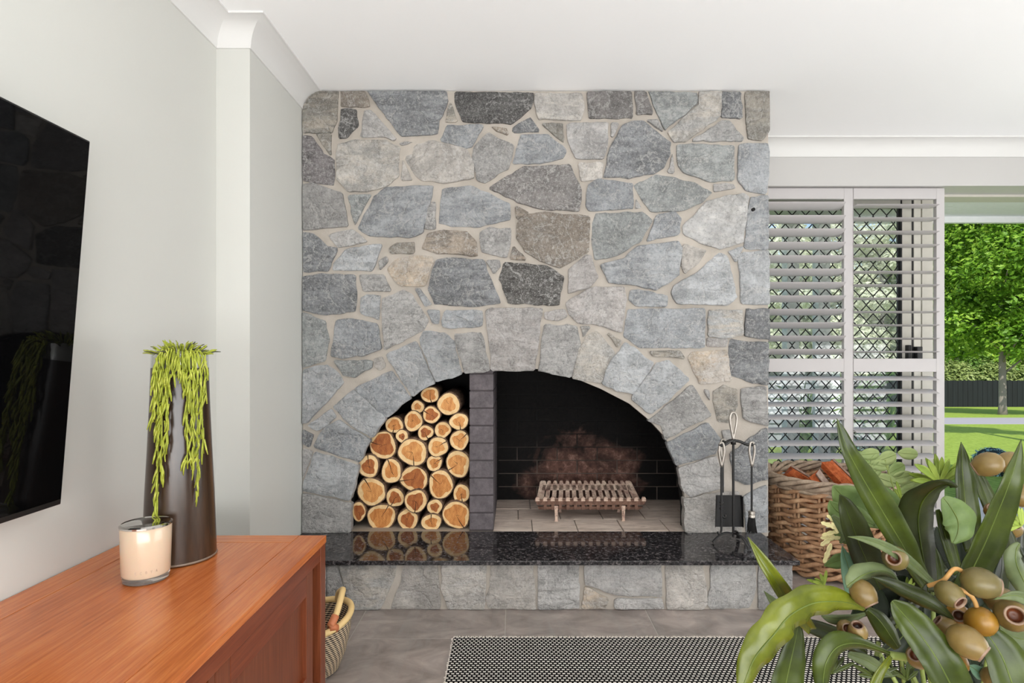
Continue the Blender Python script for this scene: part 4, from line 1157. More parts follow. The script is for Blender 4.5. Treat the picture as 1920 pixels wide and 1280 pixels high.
MB().box(XB + g, XFJ - g, YE2 + g, YE - g, ZT - TH, ZT - 0.0004).build('top_panel', m_wy, cab, bevel=0.0012)
# carcass
MB().box(CX0, CX0 + 0.015, CY0 + 0.01, CY1 - 0.01, 0.06, ZT - TH).build('back_panel', m_inside, cab)
MB().box(CX0 + 0.015, CX1 - 0.03, CY0 + 0.03, CY1 - 0.02, 0.06, 0.08).build('bottom_panel', m_wy, cab)
MB().box(CX0 + 0.04, CX1 - 0.05, CY1 - 0.03, CY1 - 0.012, 0.08, ZT - TH).build('end_panel', m_wz, cab)
MB().box(CX0 + 0.04, CX1 - 0.05, CY0 + 0.012, CY0 + 0.03, 0.08, ZT - TH).build('end_panel', m_wz, cab)
for x0, x1 in ((CX0, CX0 + 0.05), (CX1 - 0.052, CX1 - 0.002)):
    for y0, y1 in ((CY0 + 0.002, CY0 + 0.052), (CY1 - 0.045, CY1 - 0.002)):
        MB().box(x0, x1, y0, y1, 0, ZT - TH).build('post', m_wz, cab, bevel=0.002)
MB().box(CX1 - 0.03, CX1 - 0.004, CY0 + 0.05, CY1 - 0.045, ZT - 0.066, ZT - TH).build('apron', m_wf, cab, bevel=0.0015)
MB().box(CX0 + 0.05, CX1 - 0.05, CY1 - 0.03, CY1 - 0.006, ZT - 0.066, ZT - TH).build('apron', m_wx, cab, bevel=0.0015)
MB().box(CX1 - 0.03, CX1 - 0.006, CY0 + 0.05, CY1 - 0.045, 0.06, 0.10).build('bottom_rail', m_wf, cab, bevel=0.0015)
def yd(d): return d - CD
def door(y0, y1):
    xf = CX1 - 0.012
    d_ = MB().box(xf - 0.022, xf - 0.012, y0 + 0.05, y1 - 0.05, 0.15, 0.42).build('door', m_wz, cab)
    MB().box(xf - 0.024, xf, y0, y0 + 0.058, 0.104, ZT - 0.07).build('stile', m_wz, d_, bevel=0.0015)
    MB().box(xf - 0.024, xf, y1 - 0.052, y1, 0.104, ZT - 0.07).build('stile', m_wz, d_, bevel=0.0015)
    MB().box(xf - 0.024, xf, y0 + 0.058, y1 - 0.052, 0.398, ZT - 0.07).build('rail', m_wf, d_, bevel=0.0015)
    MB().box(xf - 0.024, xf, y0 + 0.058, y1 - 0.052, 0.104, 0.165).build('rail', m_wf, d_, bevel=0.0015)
door(yd(1.145), yd(1.695))
door(yd(0.18), yd(0.56))
for y in (1.128, 0.575):
    MB().box(CX0 + 0.015, CX1 - 0.012, yd(y) - 0.012, yd(y) + 0.012, 0.08, ZT - TH).build('partition', m_wz, cab)
MB().box(CX0 + 0.015, CX1 - 0.04, yd(0.59), yd(1.11), 0.28, 0.298).build('shelf', m_wy, cab)

# ------------------------------------------------------------------ television
t = NT('glossy_black_screen'); t.p(col=(0.002, 0.002, 0.0022, 1), rough=0.03, spec=0.16); m_screen = t.m
m_bezel = plain('tv_bezel_black', (22, 21, 21), 0.4)
tt, tb = P(170, 265, 1.409), P(115, 945, 1.409)
un = Vector((tb.z - tt.z, 0, -(tb.x - tt.x))).normalized()   # outward normal in xz
if un.x < 0: un = -un
tv = thing('television', (XL + 0.08, (tt.y - 0.8), (tt.z + tb.z) / 2), 'large black flat television tilted forward on the left wall', 'television')
y1, y0 = tt.y, tt.y - 1.62
back = -un * 0.035
MB().prism([(tt.x - un.x * .001, y0, tt.z - un.z * .001), (tb.x - un.x * .001, y0, tb.z - un.z * .001), (tb.x + back.x, y0, tb.z + back.z), (tt.x + back.x, y0, tt.z + back.z)], (0, y1 - y0, 0)).build('casing', m_bezel, tv, bevel=0.002)
e = (tb - tt).normalized() * 0.007
MB().prism([(tt.x + e.x * .7, y0 + 0.006, tt.z + e.z * .7), (tb.x - e.x * 2, y0 + 0.006, tb.z - e.z * 2), (tb.x - e.x * 2 - un.x * .004, y0 + 0.006, tb.z - e.z * 2 - un.z * .004), (tt.x + e.x - un.x * .004, y0 + 0.006, tt.z + e.z - un.z * .004)], (0, y1 - y0 - 0.009, 0)).build('screen', m_screen, tv)
MB().box(XL + 0.001, XL + 0.02, (y0 + y1) / 2 - 0.3, (y0 + y1) / 2 + 0.3, 1.05, 1.35).box(XL + 0.0, XL + 0.085, (y0 + y1) / 2 - 0.2, (y0 + y1) / 2 - 0.16, 1.10, 1.30).box(XL + 0.0, XL + 0.085, (y0 + y1) / 2 + 0.16, (y0 + y1) / 2 + 0.2, 1.10, 1.30).build('wall_bracket', m_bezel, tv)

# ------------------------------------------------------------------ smoky vase with hanging plant
vc = P(338, 1040, 1.585); vc.z = ZT
vase = thing('tall_vase', vc, 'tall tapered smoky brown glass vase on the timber cabinet', 'vase')
t = NT('smoky_brown_glass')
o_ = t.coord('Object')
n1 = t.noise(t.mapping(o_, (30, 30, 3)), 1, 5, 0.6)
t.p(col=t.ramp(n1, [(0.3, rgba((34, 24, 16))), (0.7, rgba((66, 48, 34)))]), rough=0.24, spec=0.5)
m_smoke = t.m
VH = 0.528
MB().lathe([(0.0, 0.0), (0.082, 0.0), (0.0905, 0.006), (0.0895, 0.05), (0.085, 0.18), (0.079, 0.30), (0.073, 0.44), (0.0705, VH), (0.066, VH), (0.068, 0.44), (0.07, 0.30)], vc, 48).build('body', m_smoke, vase, smooth=40)
t = NT('clear_glass_rim')
tr = t.n('BsdfTransparent'); t.set(tr, 'Color', (0.93, 0.94, 0.93, 1)); gl = t.n('BsdfGlossy'); t.set(gl, 'Roughness', 0.03)
mx = t.n('MixShader'); t.set(mx, 0, 0.12); t.t.links.new(tr.outputs[0], mx.inputs[1]); t.t.links.new(gl.outputs[0], mx.inputs[2]); t.t.links.new(mx.outputs[0], t.out.inputs[0])
m_glass = t.m
MB().lathe([(0.0705, VH - 0.004), (0.0695, VH + 0.044), (0.0675, VH + 0.046), (0.0665, VH + 0.044), (0.0675, VH - 0.004)], vc, 48).build('rim', m_glass, vase, smooth=40)
MB().lathe([(0.0, VH - 0.05), (0.064, VH - 0.05), (0.0655, VH + 0.03), (0.058, VH + 0.038), (0.0, VH + 0.036)], vc, 40).build('liner', plain('liner_white', (236, 232, 226), 0.5), vase, smooth=40)
MB().lathe([(0.091, 0.003), (0.0925, 0.006), (0.091, 0.009)], vc, 48).build('base_ring', plain('glass_foot_highlight', (120, 104, 90), 0.2), vase, smooth=True)

plant = thing('trailing_succulent', (vc.x, vc.y, vc.z + VH + 0.036), 'yellow-green trailing mistletoe cactus spilling down the tall vase', 'plant')
t = NT('succulent_green')
o_ = t.coord('Object')
m_succ = t.p(col=t.ramp(t.noise(o_, 45, 4, 0.6), [(0.3, rgba((122, 132, 34))), (0.55, rgba((160, 168, 56))), (0.75, rgba((196, 198, 100)))]), rough=0.45, spec=0.4)
m_succ2 = plain('succulent_dark_tips', (70, 72, 52), 0.6)
r = random.Random(21)
rim = lambda a, k=1.0: Vector((vc.x + 0.062 * k * math.cos(a), vc.y + 0.062 * k * math.sin(a), vc.z + VH + 0.04))
def leaflet(mb, p, dirv, L, w):
    dirv = dirv.normalized()
    side = Vector((r.uniform(-1, 1), r.uniform(-1, 1), 0)) * 0.25
    pts = [p, p + (dirv + side * 0.5) * L * 0.35, p + (dirv + side * 0.4) * L * 0.7, p + dirv * L + Vector((0, 0, -0.1)) * L]
    mb.tube(pts, [w * 0.7, w, w * 0.95, w * 0.45], 5)
# strands: (pixel x at the rim, lowest pixel y, sideways drift in px, density)
STR = [(300, 965, 2, 1.0), (306, 900, 2, 1.0), (312, 850, 4, .9), (295, 790, 0, .8), (316, 790, -2, .7), (296, 730, -2, .7),
       (358, 935, -2, 1.0), (352, 885, -2, 1.0), (322, 705, 0, .9), (330, 690, 0, .9), (336, 720, 0, .7), (364, 855, 2, .8), (342, 880, 0, .8), (370, 760, 2, .7), (346, 780, 2, .7), (372, 715, 2, .6)]
for (sx, ylow, drift, den) in STR:
    mb = MB()
    a = R(-92 + (sx - 300) * 1.0)
    z_top = vc.z + VH + 0.046
    d_f = 1.50
    z_low = CH + (VPY - ylow) / F * d_f
    spine = []
    n = max(5, int((z_top - z_low) / 0.022))
    for i in range(n + 1):
        u = i / n
        z = z_top + 0.012 * math.sin(min(1, u * 8) * math.pi) * (1 - u) - (z_top - z_low) * u
        rr = 0.074 + 0.014 * (1 - (1 - min(1, u * 5)) ** 2) * 1.0
        rr += 0.012 * u           # hangs clear of the flaring glass
        aa = a + drift * 0.010 * u
        spine.append(Vector((vc.x + rr * math.cos(aa), vc.y + rr * math.sin(aa), z)))
    mb.tube([rim(a, 0.5)] + spine, 0.0019, 5)
    for i, q in enumerate(spine[:-1]):
        for _ in range(2 if r.random() < den else 1):
            dv = Vector((r.uniform(-0.34, 0.34), r.uniform(-0.45, 0.05), -1.0))
            leaflet(mb, q + Vector((r.uniform(-.004, .004), r.uniform(-.004, .002), r.uniform(-.008, .008))), dv, r.uniform(0.024, 0.044), r.uniform(0.0022, 0.0031))
    mb.build('hanging_stem', m_succ, plant, smooth=True)
mb = MB(); mb2 = MB()
for _ in range(110):
    a = r.uniform(0, 6.283); k = r.uniform(0.2, 1.0)
    p = Vector((vc.x + 0.062 * k * math.cos(a), vc.y + 0.062 * k * math.sin(a), vc.z + VH + 0.036 + 0.012 * (1 - k)))
    dv = Vector((math.cos(a) * k * 1.3, math.sin(a) * k * 1.3, r.uniform(0.2, 0.9)))
    leaflet(mb if r.random() < 0.8 else mb2, p, dv, r.uniform(0.026, 0.046), r.uniform(0.0018, 0.0028))
mb.build('crown', m_succ, plant, smooth=True)
mb2.build('dark_tips', m_succ2, plant, smooth=True)

# ------------------------------------------------------------------ candle glass
cc = P(274, 1090, 1.432); cc.z = ZT
cnd = thing('candle_glass', cc, 'cream candle in a thick-based glass with a silver lid on the timber cabinet', 'candle')
CHh = 0.138; cr_ = 0.0565
t = NT('thick_clear_glass'); t.p(col=(0.95, 0.93, 0.88, 1), rough=0.02, trans=0.9, ior=1.45); m_tglass = t.m
MB().lathe([(0.0, 0.0), (cr_ - 0.010, 0.0), (cr_ - 0.006, 0.003), (cr_ - 0.0045, 0.0165), (0.0, 0.0165)], cc, 48).build('base', m_tglass, cnd, smooth=40)
t = NT('cream_candle_wax'); t.p(col=t.mix(t.noise(t.coord('Object'), 8, 3), rgba((206, 182, 154)), rgba((212, 192, 170))), rough=0.12, spec=0.5, sub=0.15); m_wax = t.m
MB().lathe([(0.0, 0.0166), (cr_ - 0.006, 0.0166), (cr_ - 0.003, 0.022), (cr_, CHh - 0.004), (cr_ - 0.002, CHh), (0, CHh)], cc, 48).build('cup', m_wax, cnd, smooth=40)
t = NT('polished_silver_lid'); t.p(col=(0.66, 0.64, 0.62, 1), rough=0.05, metal=1.0); m_silver = t.m
MB().lathe([(cr_ - 0.003, CHh - 0.002), (cr_ + 0.0014, CHh - 0.001), (cr_ + 0.0014, CHh + 0.003), (cr_ - 0.003, CHh + 0.006), (cr_ - 0.006, CHh + 0.0035), (0, CHh + 0.0035)], cc, 48).build('lid', m_silver, cnd, smooth=40)
m_ink = plain('faint_grey_print', (196, 178, 160), 0.5)
# faint maker's letters low on the cup, wrapped round it
LET = {'E': [[(0, 0), (0, 1)], [(0, 0), (.6, 0)], [(0, .5), (.5, .5)], [(0, 1), (.6, 1)]], 'C': [[(.65, .85), (.35, 1), (.05, .75), (0, .5), (.05, .25), (.35, 0), (.65, .15)]],
       'O': [[(.35, 0), (.05, .25), (0, .5), (.05, .75), (.35, 1), (.65, .75), (.7, .5), (.65, .25), (.35, 0)]], 'Y': [[(0, 1), (.32, .5)], [(.64, 1), (.32, .5), (.32, 0)]], 'A': [[(0, 0), (.35, 1), (.7, 0)], [(.13, .35), (.57, .35)]]}
mb = MB()
for i, ch in enumerate('ECOYA'):
    for stroke in LET[ch]:
        pts = []
        for u, v_ in stroke:
            a = R(-82 + i * 11.5 + u * 6.0)
            z = 0.030 + v_ * 0.0065
            rr = cr_ - 0.0024 + 0.0026 * (z / CHh)
            pts.append((cc.x + rr * math.cos(a), cc.y + rr * math.sin(a), cc.z + z))
        mb.tube(pts, 0.0005, 4)
mb.build('lettering', m_ink, cnd)

# ------------------------------------------------------------------ plantation shutters
DS = 3.525
def xs(px, d=DS): return (px - VPX) / F * d
def zz(py, d=DS): return CH + (VPY - py) / F * d
def shutter(x0, x1, xl, tilt_up, tilt_lo, label, st_r):
    yc = DS - CD
    o = thing('plantation_shutter', ((x0 + x1) / 2, yc, 0.0), label, 'shutter', 'plantation shutter panels')
    MB().box(x1 - st_r, x1, yc - 0.014, yc + 0.014, 0.012, ZH - 0.004).build('stile', m_shut, o, bevel=0.002)
    MB().box(x0, xl, yc - 0.014, yc + 0.014, 0.012, ZH - 0.004).build('stile', m_shut, o, bevel=0.002)
    zt_, zm1, zm0, zb = 2.058, 1.074, 0.992, 0.11
    for a, b in ((zt_, ZH - 0.004), (zm0, zm1), (0.012, zb)):
        MB().box(xl, x1 - st_r, yc - 0.014, yc + 0.014, a, b).build('rail', m_shut, o, bevel=0.002)
    half = 0.0445
    sec = [(half * math.cos(R(a)), 0.0052 * math.sin(R(a))) for a in range(0, 360, 30)]
    lv = None
    for z_from, z_to, tilt in ((zm1, zt_, tilt_up), (zb, zm0, tilt_lo)):
        n = int(round((z_to - z_from) / 0.0815))
        for i in range(n):
            z = z_from + (z_to - z_from) * (i + 0.5) / n
            c = Vector(((xl + x1 - st_r) / 2, yc, z))
            if lv is None:
                lv = MB().prism([(xl + 0.002, yc + u, z + w) for u, w in sec], (x1 - st_r - xl - 0.004, 0, 0)).build('louver', m_shut, o, smooth=40, org=c)
                ob = lv
            else:
                ob = lv.copy(); COL.objects.link(ob); ob.location = c - origin_of(o); ORG[ob.name] = c
            ob.rotation_euler = (R(tilt), 0, 0)
    return o
xm = xs(1597)
shutter(1.27, xm, 1.31, -24, 15, 'white plantation shutter panel half hidden by the stone fireplace', 0.056)
shutter(xm + 0.002, xs(1768), xm + 0.004, -3, 15, 'white plantation shutter panel nearest the open view of the lawn', 0.05)

# security screen door with diamond grille, aluminium frames behind the shutters
m_alu = plain('aluminium_frame_cream', (206, 202, 192), 0.4)
m_dark = plain('dark_grille_metal', (34, 34, 36), 0.5)
DG = 3.70; yg = DG - CD
sd = thing('screen_door', (2.0, yg, 0.0), 'cream framed security door with black diamond grille behind the shutters', 'door')
gx0, gx1 = 1.32, xs(1684, DG)
gz0, gz1 = 0.10, 2.07
px = 0.0878; hx_ = px / 2
for x0, x1, z0, z1 in ((gx0 - 0.06, gx0, 0.02, 2.12), (gx1 + 0.012, gx1 + 0.075, 0.02, 2.12), (gx0, gx1 + 0.012, gz1, 2.12), (gx0, gx1 + 0.012, 0.02, gz0)):
    MB().box(x0, x1, yg - 0.02, yg + 0.02, z0, z1).build('frame_bar', m_alu, sd, bevel=0.002)
MB().box(gx1 + 0.002, gx1 + 0.010, yg - 0.024, yg + 0.02, 0.02, 2.12).build('gasket', m_dark, sd)
MB().box(gx1 + 0.075, gx1 + 0.083, yg - 0.024, yg + 0.02, 0.02, 2.12).build('gasket', m_dark, sd)
nst = int((gx1 - gx0) / px) + 1
for k in range(nst):
    for s in (1, -1):
        x = gx0 + px * (k + 0.5)
        pts = []
        z = gz0; j = 0
        step = 0.052
        while z < gz1:
            u = [0.02, 0.02, 0.47, 0.47][j % 4] if s == 1 else [0.47, 0.47, 0.02, 0.02][j % 4]
            pts.append((min(max(x + (s * u * px if s == 1 else -(0.49 - u) * px + 0.02 * px - 0.0), gx0), gx1), yg, z))
            z += 0.010 if j % 2 == 0 else step * 0.82
            j += 1
        MB().tube(pts, 0.0038, 4).build('grille_strand', m_dark, sd)
t = NT('fly_mesh_haze')  # insect mesh, its pale translucency added to haze the view
tr = t.n('BsdfTransparent'); df = t.n('BsdfTranslucent'); t.set(df, 'Color', (0.9, 0.9, 0.88, 1))
mx = t.n('MixShader'); t.set(mx, 0, 0.08); t.t.links.new(tr.outputs[0], mx.inputs[1]); t.t.links.new(df.outputs[0], mx.inputs[2]); t.t.links.new(mx.outputs[0], t.out.inputs[0])
MB().box(gx0, gx1 + 0.004, yg + 0.008, yg + 0.0085, gz0, gz1).build('insect_mesh', t.m, sd)
MB().box(gx1 + 0.03, gx1 + 0.05, yg - 0.055, yg - 0.02, 1.02, 1.16).build('lock_handle', m_dark, sd, bevel=0.004)
MB().box(gx1 + 0.09, gx1 + 0.125, yg - 0.05, yg - 0.01, 1.06, 1.15).build('lock_handle', m_dark, sd, bevel=0.004)
# glazed sliding panel frame beside it and the door's outer frame
sf = thing('sliding_door', (2.6, yg + 0.05, 0.0), 'cream aluminium sliding glass door leaf stacked behind the screen door', 'door')
for x0, x1 in ((gx1 + 0.086, gx1 + 0.118), (gx1 + 0.124, gx1 + 0.170), (gx1 + 0.178, gx1 + 0.25), (1.27, 1.32)):
    MB().box(x0, x1, yg + 0.03, yg + 0.07, 0.02, 2.12).build('frame_bar', m_alu, sf, bevel=0.002)
MB().box(1.32, gx1 + 0.086, yg + 0.03, yg + 0.07, 2.06, 2.12).build('frame_bar', m_alu, sf)
MB().box(1.32, gx1 + 0.086, yg + 0.03, yg + 0.07, 0.02, 0.10).build('frame_bar', m_alu, sf)
MB().box(1.32, gx1 + 0.086, yg + 0.047, yg + 0.053, 0.10, 2.06).build('glass_pane', m_glass, sf)
fr = MB().box(1.2, XE, yg - 0.03, yg + 0.10, 2.115, ZH + 0.01)
struct('door_1', fr, m_alu, 'cream head frame of the wide door opening to the garden')
struct('trim_3', MB().box(1.2, XE, YW - 0.01, YW + 0.30, -0.01, 0.016), m_alu, 'threshold of the garden door')

# eave outside
struct('trim_4', MB().box(1.0, 7.0, YW + 0.27, 4.33 - CD, ZH + 0.012, ZH + 0.03).box(1.0, 7.0, 4.30 - CD, 4.34 - CD, 2.097, 2.26), plain('eave_grey', (244, 246, 246), 0.6), 'pale eave soffit and fascia outside the door')
struct('trim_5', MB().box(XL - 1, XE + 1.2, YB - 0.5, 4.3 - CD, ZC + 0.12, ZC + 0.2), plain('roof_sheet', (120, 118, 116), 0.7), 'roof over the room')

# ------------------------------------------------------------------ garden
def gz(d): return -0.1 - 0.066 * (d - 5.0)
def gp(px, d, dz=0.0):
    return Vector(((px - VPX) / F * d, d - CD, gz(d) + dz))
t = NT('lawn_grass')
pos = t.n('NewGeometry').outputs['Position']
n1 = t.noise(pos, 0.9, 5, 0.6); n2 = t.noise(t.mapping(pos, (30, 9, 30)), 1, 5, 0.75)
col = t.ramp(n2, [(0.3, rgba((84, 108, 30))), (0.5, rgba((132, 156, 58))), (0.72, rgba((172, 188, 96)))])
t.bump(n2, 0.6, 0.05)
m_lawn = t.p(col=t.mix(t.math('MULTIPLY', n1, 0.4), col, rgba((150, 168, 76))), rough=0.9, spec=0.15)
m_drive = plain('drive_concrete', (150, 146, 148), 0.85)
def strip(d0, d1, x0, x1, dz=0.0, th=0.2):
    return MB().prism([(x0, d0 - CD, gz(d0) + dz), (x1, d0 - CD, gz(d0) + dz), (x1, d1 - CD, gz(d1) + dz), (x0, d1 - CD, gz(d1) + dz)], (0, 0, -th))
tag(strip(3.9, 70, -30, 80).build('ground_lawn', m_lawn), 'sloping green lawn outside the garden door', None, None, 'structure')
tag(strip(15.5, 19.3, -30, 80, 0.012, 0.1).build('driveway', m_drive), 'pale concrete driveway crossing the lawn', None, None, 'structure')
tag(MB().box(1.0, 5.6, YW + 0.30, 4.5 - CD, -0.16, -0.03).build('patio', plain('patio_paving', (206, 202, 196), 0.8)), 'pale paving strip outside the garden door', None, None, 'structure')

def leaf_mat(name, a, b, c, rough=0.45):
    t = NT(name)
    pos = t.n('NewGeometry').outputs['Position']
    n1 = t.noise(pos, 1.4, 4, 0.6)
    n2 = t.noise(pos, 23, 3, 0.6)
    f = t.math('ADD', t.math('MULTIPLY', n1, 0.6), t.math('MULTIPLY', n2, 0.4))
    col = t.ramp(f, [(0.32, rgba(a)), (0.5, rgba(b)), (0.68, rgba(c))])
    t.p(col=col, rough=rough, spec=0.25)
    tl = t.n('BsdfTranslucent'); t.set(tl, 'Color', col)
    mx = t.n('MixShader'); t.set(mx, 0, 0.35)
    t.t.links.new(t.b.outputs[0], mx.inputs[1]); t.t.links.new(tl.outputs[0], mx.inputs[2]); t.t.links.new(mx.outputs[0], t.out.inputs[0])
    return t.m
m_lf = leaf_mat('tree_leaf_bright', (50, 86, 20), (104, 146, 40), (176, 202, 82))
m_lf2 = leaf_mat('bush_leaf_mid', (52, 84, 32), (98, 132, 56), (150, 178, 96))
m_lf3 = leaf_mat('gum_leaf_overexposed', (186, 192, 166), (224, 228, 204), (245, 246, 232))  # pale gum leaves, whitened further to paint in overexposed sunlight
m_lf4 = leaf_mat('bush_leaf_pale', (104, 122, 62), (142, 158, 92), (178, 190, 126))
m_trunk = plain('grey_tree_bark', (124, 116, 108), 0.9)

def crown(name, mat, parent, blobs, n, size, seed, nup=0.35):
    """loose shell of single leaves round a set of blobs (centre, rx, ry, rz)"""
    r = random.Random(seed)
    v = []; f = []
    tot = sum(b[1] * b[3] for b in blobs)
    for (c, rx, ry, rz) in blobs:
        for _ in range(int(n * rx * rz / tot)):
            while True:
                q = Vector((r.uniform(-1, 1), r.uniform(-1, 1), r.uniform(-1, 1)))
                if 0.05 < q.length <= 1: break
            q = q.normalized() * (1 - abs(r.gauss(0, 0.22)))
            p = c + Vector((q.x * rx, q.y * ry, q.z * rz))
            ax = Vector((r.uniform(-1, 1), r.uniform(-1, 1), r.uniform(-0.9, 0.3))).normalized()
            up = (q + Vector((0, 0, nup)) + Vector((r.uniform(-.6, .6), r.uniform(-.6, .6), r.uniform(-.6, .6)))).normalized()
            sd = ax.cross(up)
            if sd.length < 1e-3: continue
            sd.normalize()
            L = size * r.uniform(0.7, 1.4); w = L * 0.23
            b = len(v)
            v += [p, p + ax * L * 0.5 + sd * w, p + ax * L, p + ax * L * 0.5 - sd * w]
            f.append((b, b + 1, b + 2, b + 3))
    mb = MB(); mb.v = [tuple(q) for q in v]; mb.f = f
    o = mb.build(name, mat, parent, recalc=False)
    o['kind'] = 'stuff'
    return o

def tree(px, d, h, cw, label, mat, seed, n, size, trunk_r=0.13, low=0.3, nbl=12, name='garden_tree', group=None):
    r = random.Random(seed)
    b = gp(px, d)
    o = thing(name, b, label, 'tree', group)
    bend = r.uniform(-0.2, 0.2)
    tp_ = [(b.x + bend * u * u, b.y, b.z - 0.1 + h * 0.85 * u) for u in (0, 0.06, 0.3, 0.6, 1.0)]
    MB().tube(tp_, [trunk_r * 1.35, trunk_r, trunk_r * 0.85, trunk_r * 0.6, trunk_r * 0.2], 10).build('trunk', m_trunk, o, smooth=True)
    blobs = []
    for k in range(nbl):
        u = low + (1 - low) * (k + 0.5) / nbl
        rad_ = cw * (0.55 + 0.45 * math.sin(math.pi * min(1, (u - low) / (1 - low) * 0.8 + 0.15)))
        a = k * 2.4 + r.uniform(-0.5, 0.5)
        rr = rad_ * r.uniform(0.25, 0.62)
        c = Vector((b.x + rr * math.cos(a), b.y + rr * math.sin(a), b.z + h * u))
        blobs.append((c, rad_ * r.uniform(0.34, 0.56), rad_ * r.uniform(0.34, 0.56), rad_ * r.uniform(0.18, 0.30)))
        if k % 2 == 0:
            MB().tube([(b.x + bend * u * u, b.y, b.z + h * (u - 0.12)), c], [trunk_r * 0.35, trunk_r * 0.12], 6).build('branch', m_trunk, o, smooth=True)
    crown('crown', mat, o, blobs, n, size, seed + 5)
    return o

tree(1880, 22.2, 9.5, 3.6, 'lawn tree with bright green crown and slim grey trunk before the dark fence', m_lf, 31, 34000, 0.19, 0.13, 0.27, 30)
tree(2025, 8.6, 6.4, 1.5, 'garden tree beside the house that shades a patch of lawn', m_lf, 33, 3500, 0.16, 0.09, 0.62, 8)
# trees and scrub beyond the fence
BG = [(1795, 39, 13, 4.2, 0), (1850, 44, 15, 4.5, 1), (1925, 40, 12, 4.0, 0), (1990, 46, 16, 5.0, 1), (1730, 43, 15, 4.6, 2), (1655, 40, 13, 4.5, 2),
      (1580, 44, 15, 5.0, 2), (1500, 41, 13, 4.5, 2), (1425, 45, 14, 5.0, 2), (1890, 54, 20, 6.0, 0), (1780, 54, 20, 6.5, 1), (2080, 44, 14, 5.0, 0)]
WORDS = ['dense bright green tree beyond the dark fence', 'mid green bushy tree beyond the dark fence', 'pale grey-green gum tree seen through the shutters']
for i, (px, d, h, cw, k) in enumerate(BG):
    tree(px, d, h, cw, WORDS[k], (m_lf, m_lf2, m_lf3)[k], 50 + i, 13000, 0.34, 0.2, 0.06, 14, 'woodland_tree', ('bright trees beyond the fence', 'bushy trees beyond the fence', 'gum trees behind the shutters')[k])
for i, (px, d, hh, k) in enumerate([(1780, 36, 2.6, 2), (1815, 36.5, 3.2, 1), (1850, 36, 2.8, 2), (1885, 37, 3.0, 1), (1925, 36, 3.0, 2), (1745, 36, 3.0, 2), (1690, 36, 3.0, 1)]):
    b = gp(px, d)
    o = thing('scrub_bush', b, ('pale feathery bush rising behind the dark fence' if k == 2 else 'mid green bush rising behind the dark fence'), 'bush', 'bushes just behind the fence, ' + ('pale' if k == 2 else 'green'))
    MB().tube([b, b + Vector((0, 0, hh * 0.6))], 0.05, 6).build('stem', m_trunk, o)
    crown('foliage', (m_lf, m_lf2, m_lf4)[k], o, [(b + Vector((0, 0, hh * 0.5)), 1.25, 1.0, hh * 0.55), (b + Vector((.7, 0, hh * 0.75)), 0.8, .8, hh * .35)], 4500, 0.22, 70 + i)

# dark paling fence
fen = thing('paling_fence', gp(1700, 34.0), 'dark stained timber paling fence at the end of the lawn', 'fence')
t = NT('dark_stained_paling'); m_pal = t.p(col=t.ramp(t.noise(t.mapping(t.coord('Object'), (8, 1, 0.6)), 1, 4), [(0.3, rgba((5, 9, 10))), (0.7, rgba((15, 22, 23)))]), rough=0.85)
mb = MB(); r = random.Random(3)
y = 34 - CD
for k in range(260):
    x = 4 + 0.148 * k
    mb.box(x, x + 0.138, y + (0.012 if k % 2 else 0), y + 0.03 + (0.012 if k % 2 else 0), gz(34) - 0.05, gz(34) + 1.58 + r.uniform(-0.02, 0.02))
po = mb.build('palings', m_pal, fen); po['kind'] = 'stuff'
MB().box(4, 42.5, y + 0.045, y + 0.09, gz(34) + 0.35, gz(34) + 0.45).box(4, 42.5, y + 0.045, y + 0.09, gz(34) + 1.2, gz(34) + 1.3).build('rail', m_pal, fen)

# clipped ball shrubs near the house
t = NT('blue_green_clipped_leaf')
m_ball = t.p(col=t.ramp(t.noise(t.coord('Object'), 60, 3), [(0.3, rgba((70, 116, 112))), (0.7, rgba((160, 200, 196)))]), rough=0.6)
def ball(px, py_top, d, rad_, label):
    top = P(px, py_top, d)
    c = Vector((top.x, top.y, top.z - rad_))
    o = thing('clipped_ball_shrub', (c.x, c.y, gz(d)), label, 'shrub')
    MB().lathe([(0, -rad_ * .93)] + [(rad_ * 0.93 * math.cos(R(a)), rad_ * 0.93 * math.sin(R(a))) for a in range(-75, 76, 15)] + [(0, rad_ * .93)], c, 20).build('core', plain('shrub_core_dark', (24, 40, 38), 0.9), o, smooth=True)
    MB().tube([(c.x, c.y, gz(d) - 0.02), c], 0.03, 8).build('stem', m_trunk, o)
    crown('foliage', m_ball, o, [(c, rad_, rad_, rad_)], 3200, rad_ * 0.13, int(px), 0.0)
ball(1862, 837, 6.0, 0.185, 'blue-green clipped ball shrub on the lawn near the door')
ball(1623, 789, 8.5, 0.26, 'blue-green clipped ball shrub seen through the shutters')
# strappy garden plants seen through the lower louvres
for i, (px, d, hh) in enumerate([(1650, 8.0, 0.95), (1550, 6.6, 0.8), (1505, 7.4, 1.2), (1600, 10.5, 1.4)]):
    b = gp(px, d); r = random.Random(400 + i)
    o = thing('garden_clump', b, ['spiky green clump by the clipped ball shrub', 'low spiky clump on the patio side', 'tall spiky clump close to the stone wall side', 'tall spiky clump out on the lawn'][i], 'plant')
    mb = MB()
    for k in range(60):
        a = r.uniform(0, 6.28); l = hh * r.uniform(0.6, 1.1); out = r.uniform(0.2, 0.7) * hh
        p1 = b + Vector((out * .4 * math.cos(a), out * .4 * math.sin(a), l * .7)); p2 = b + Vector((out * math.cos(a), out * math.sin(a), l * r.uniform(.75, 1.0)))
        mb.tube([b, p1, p2], [0.018, 0.02, 0.003], 4, flat=0.3)
    mb.build('blades', m_lf2, o)['kind'] = 'stuff'
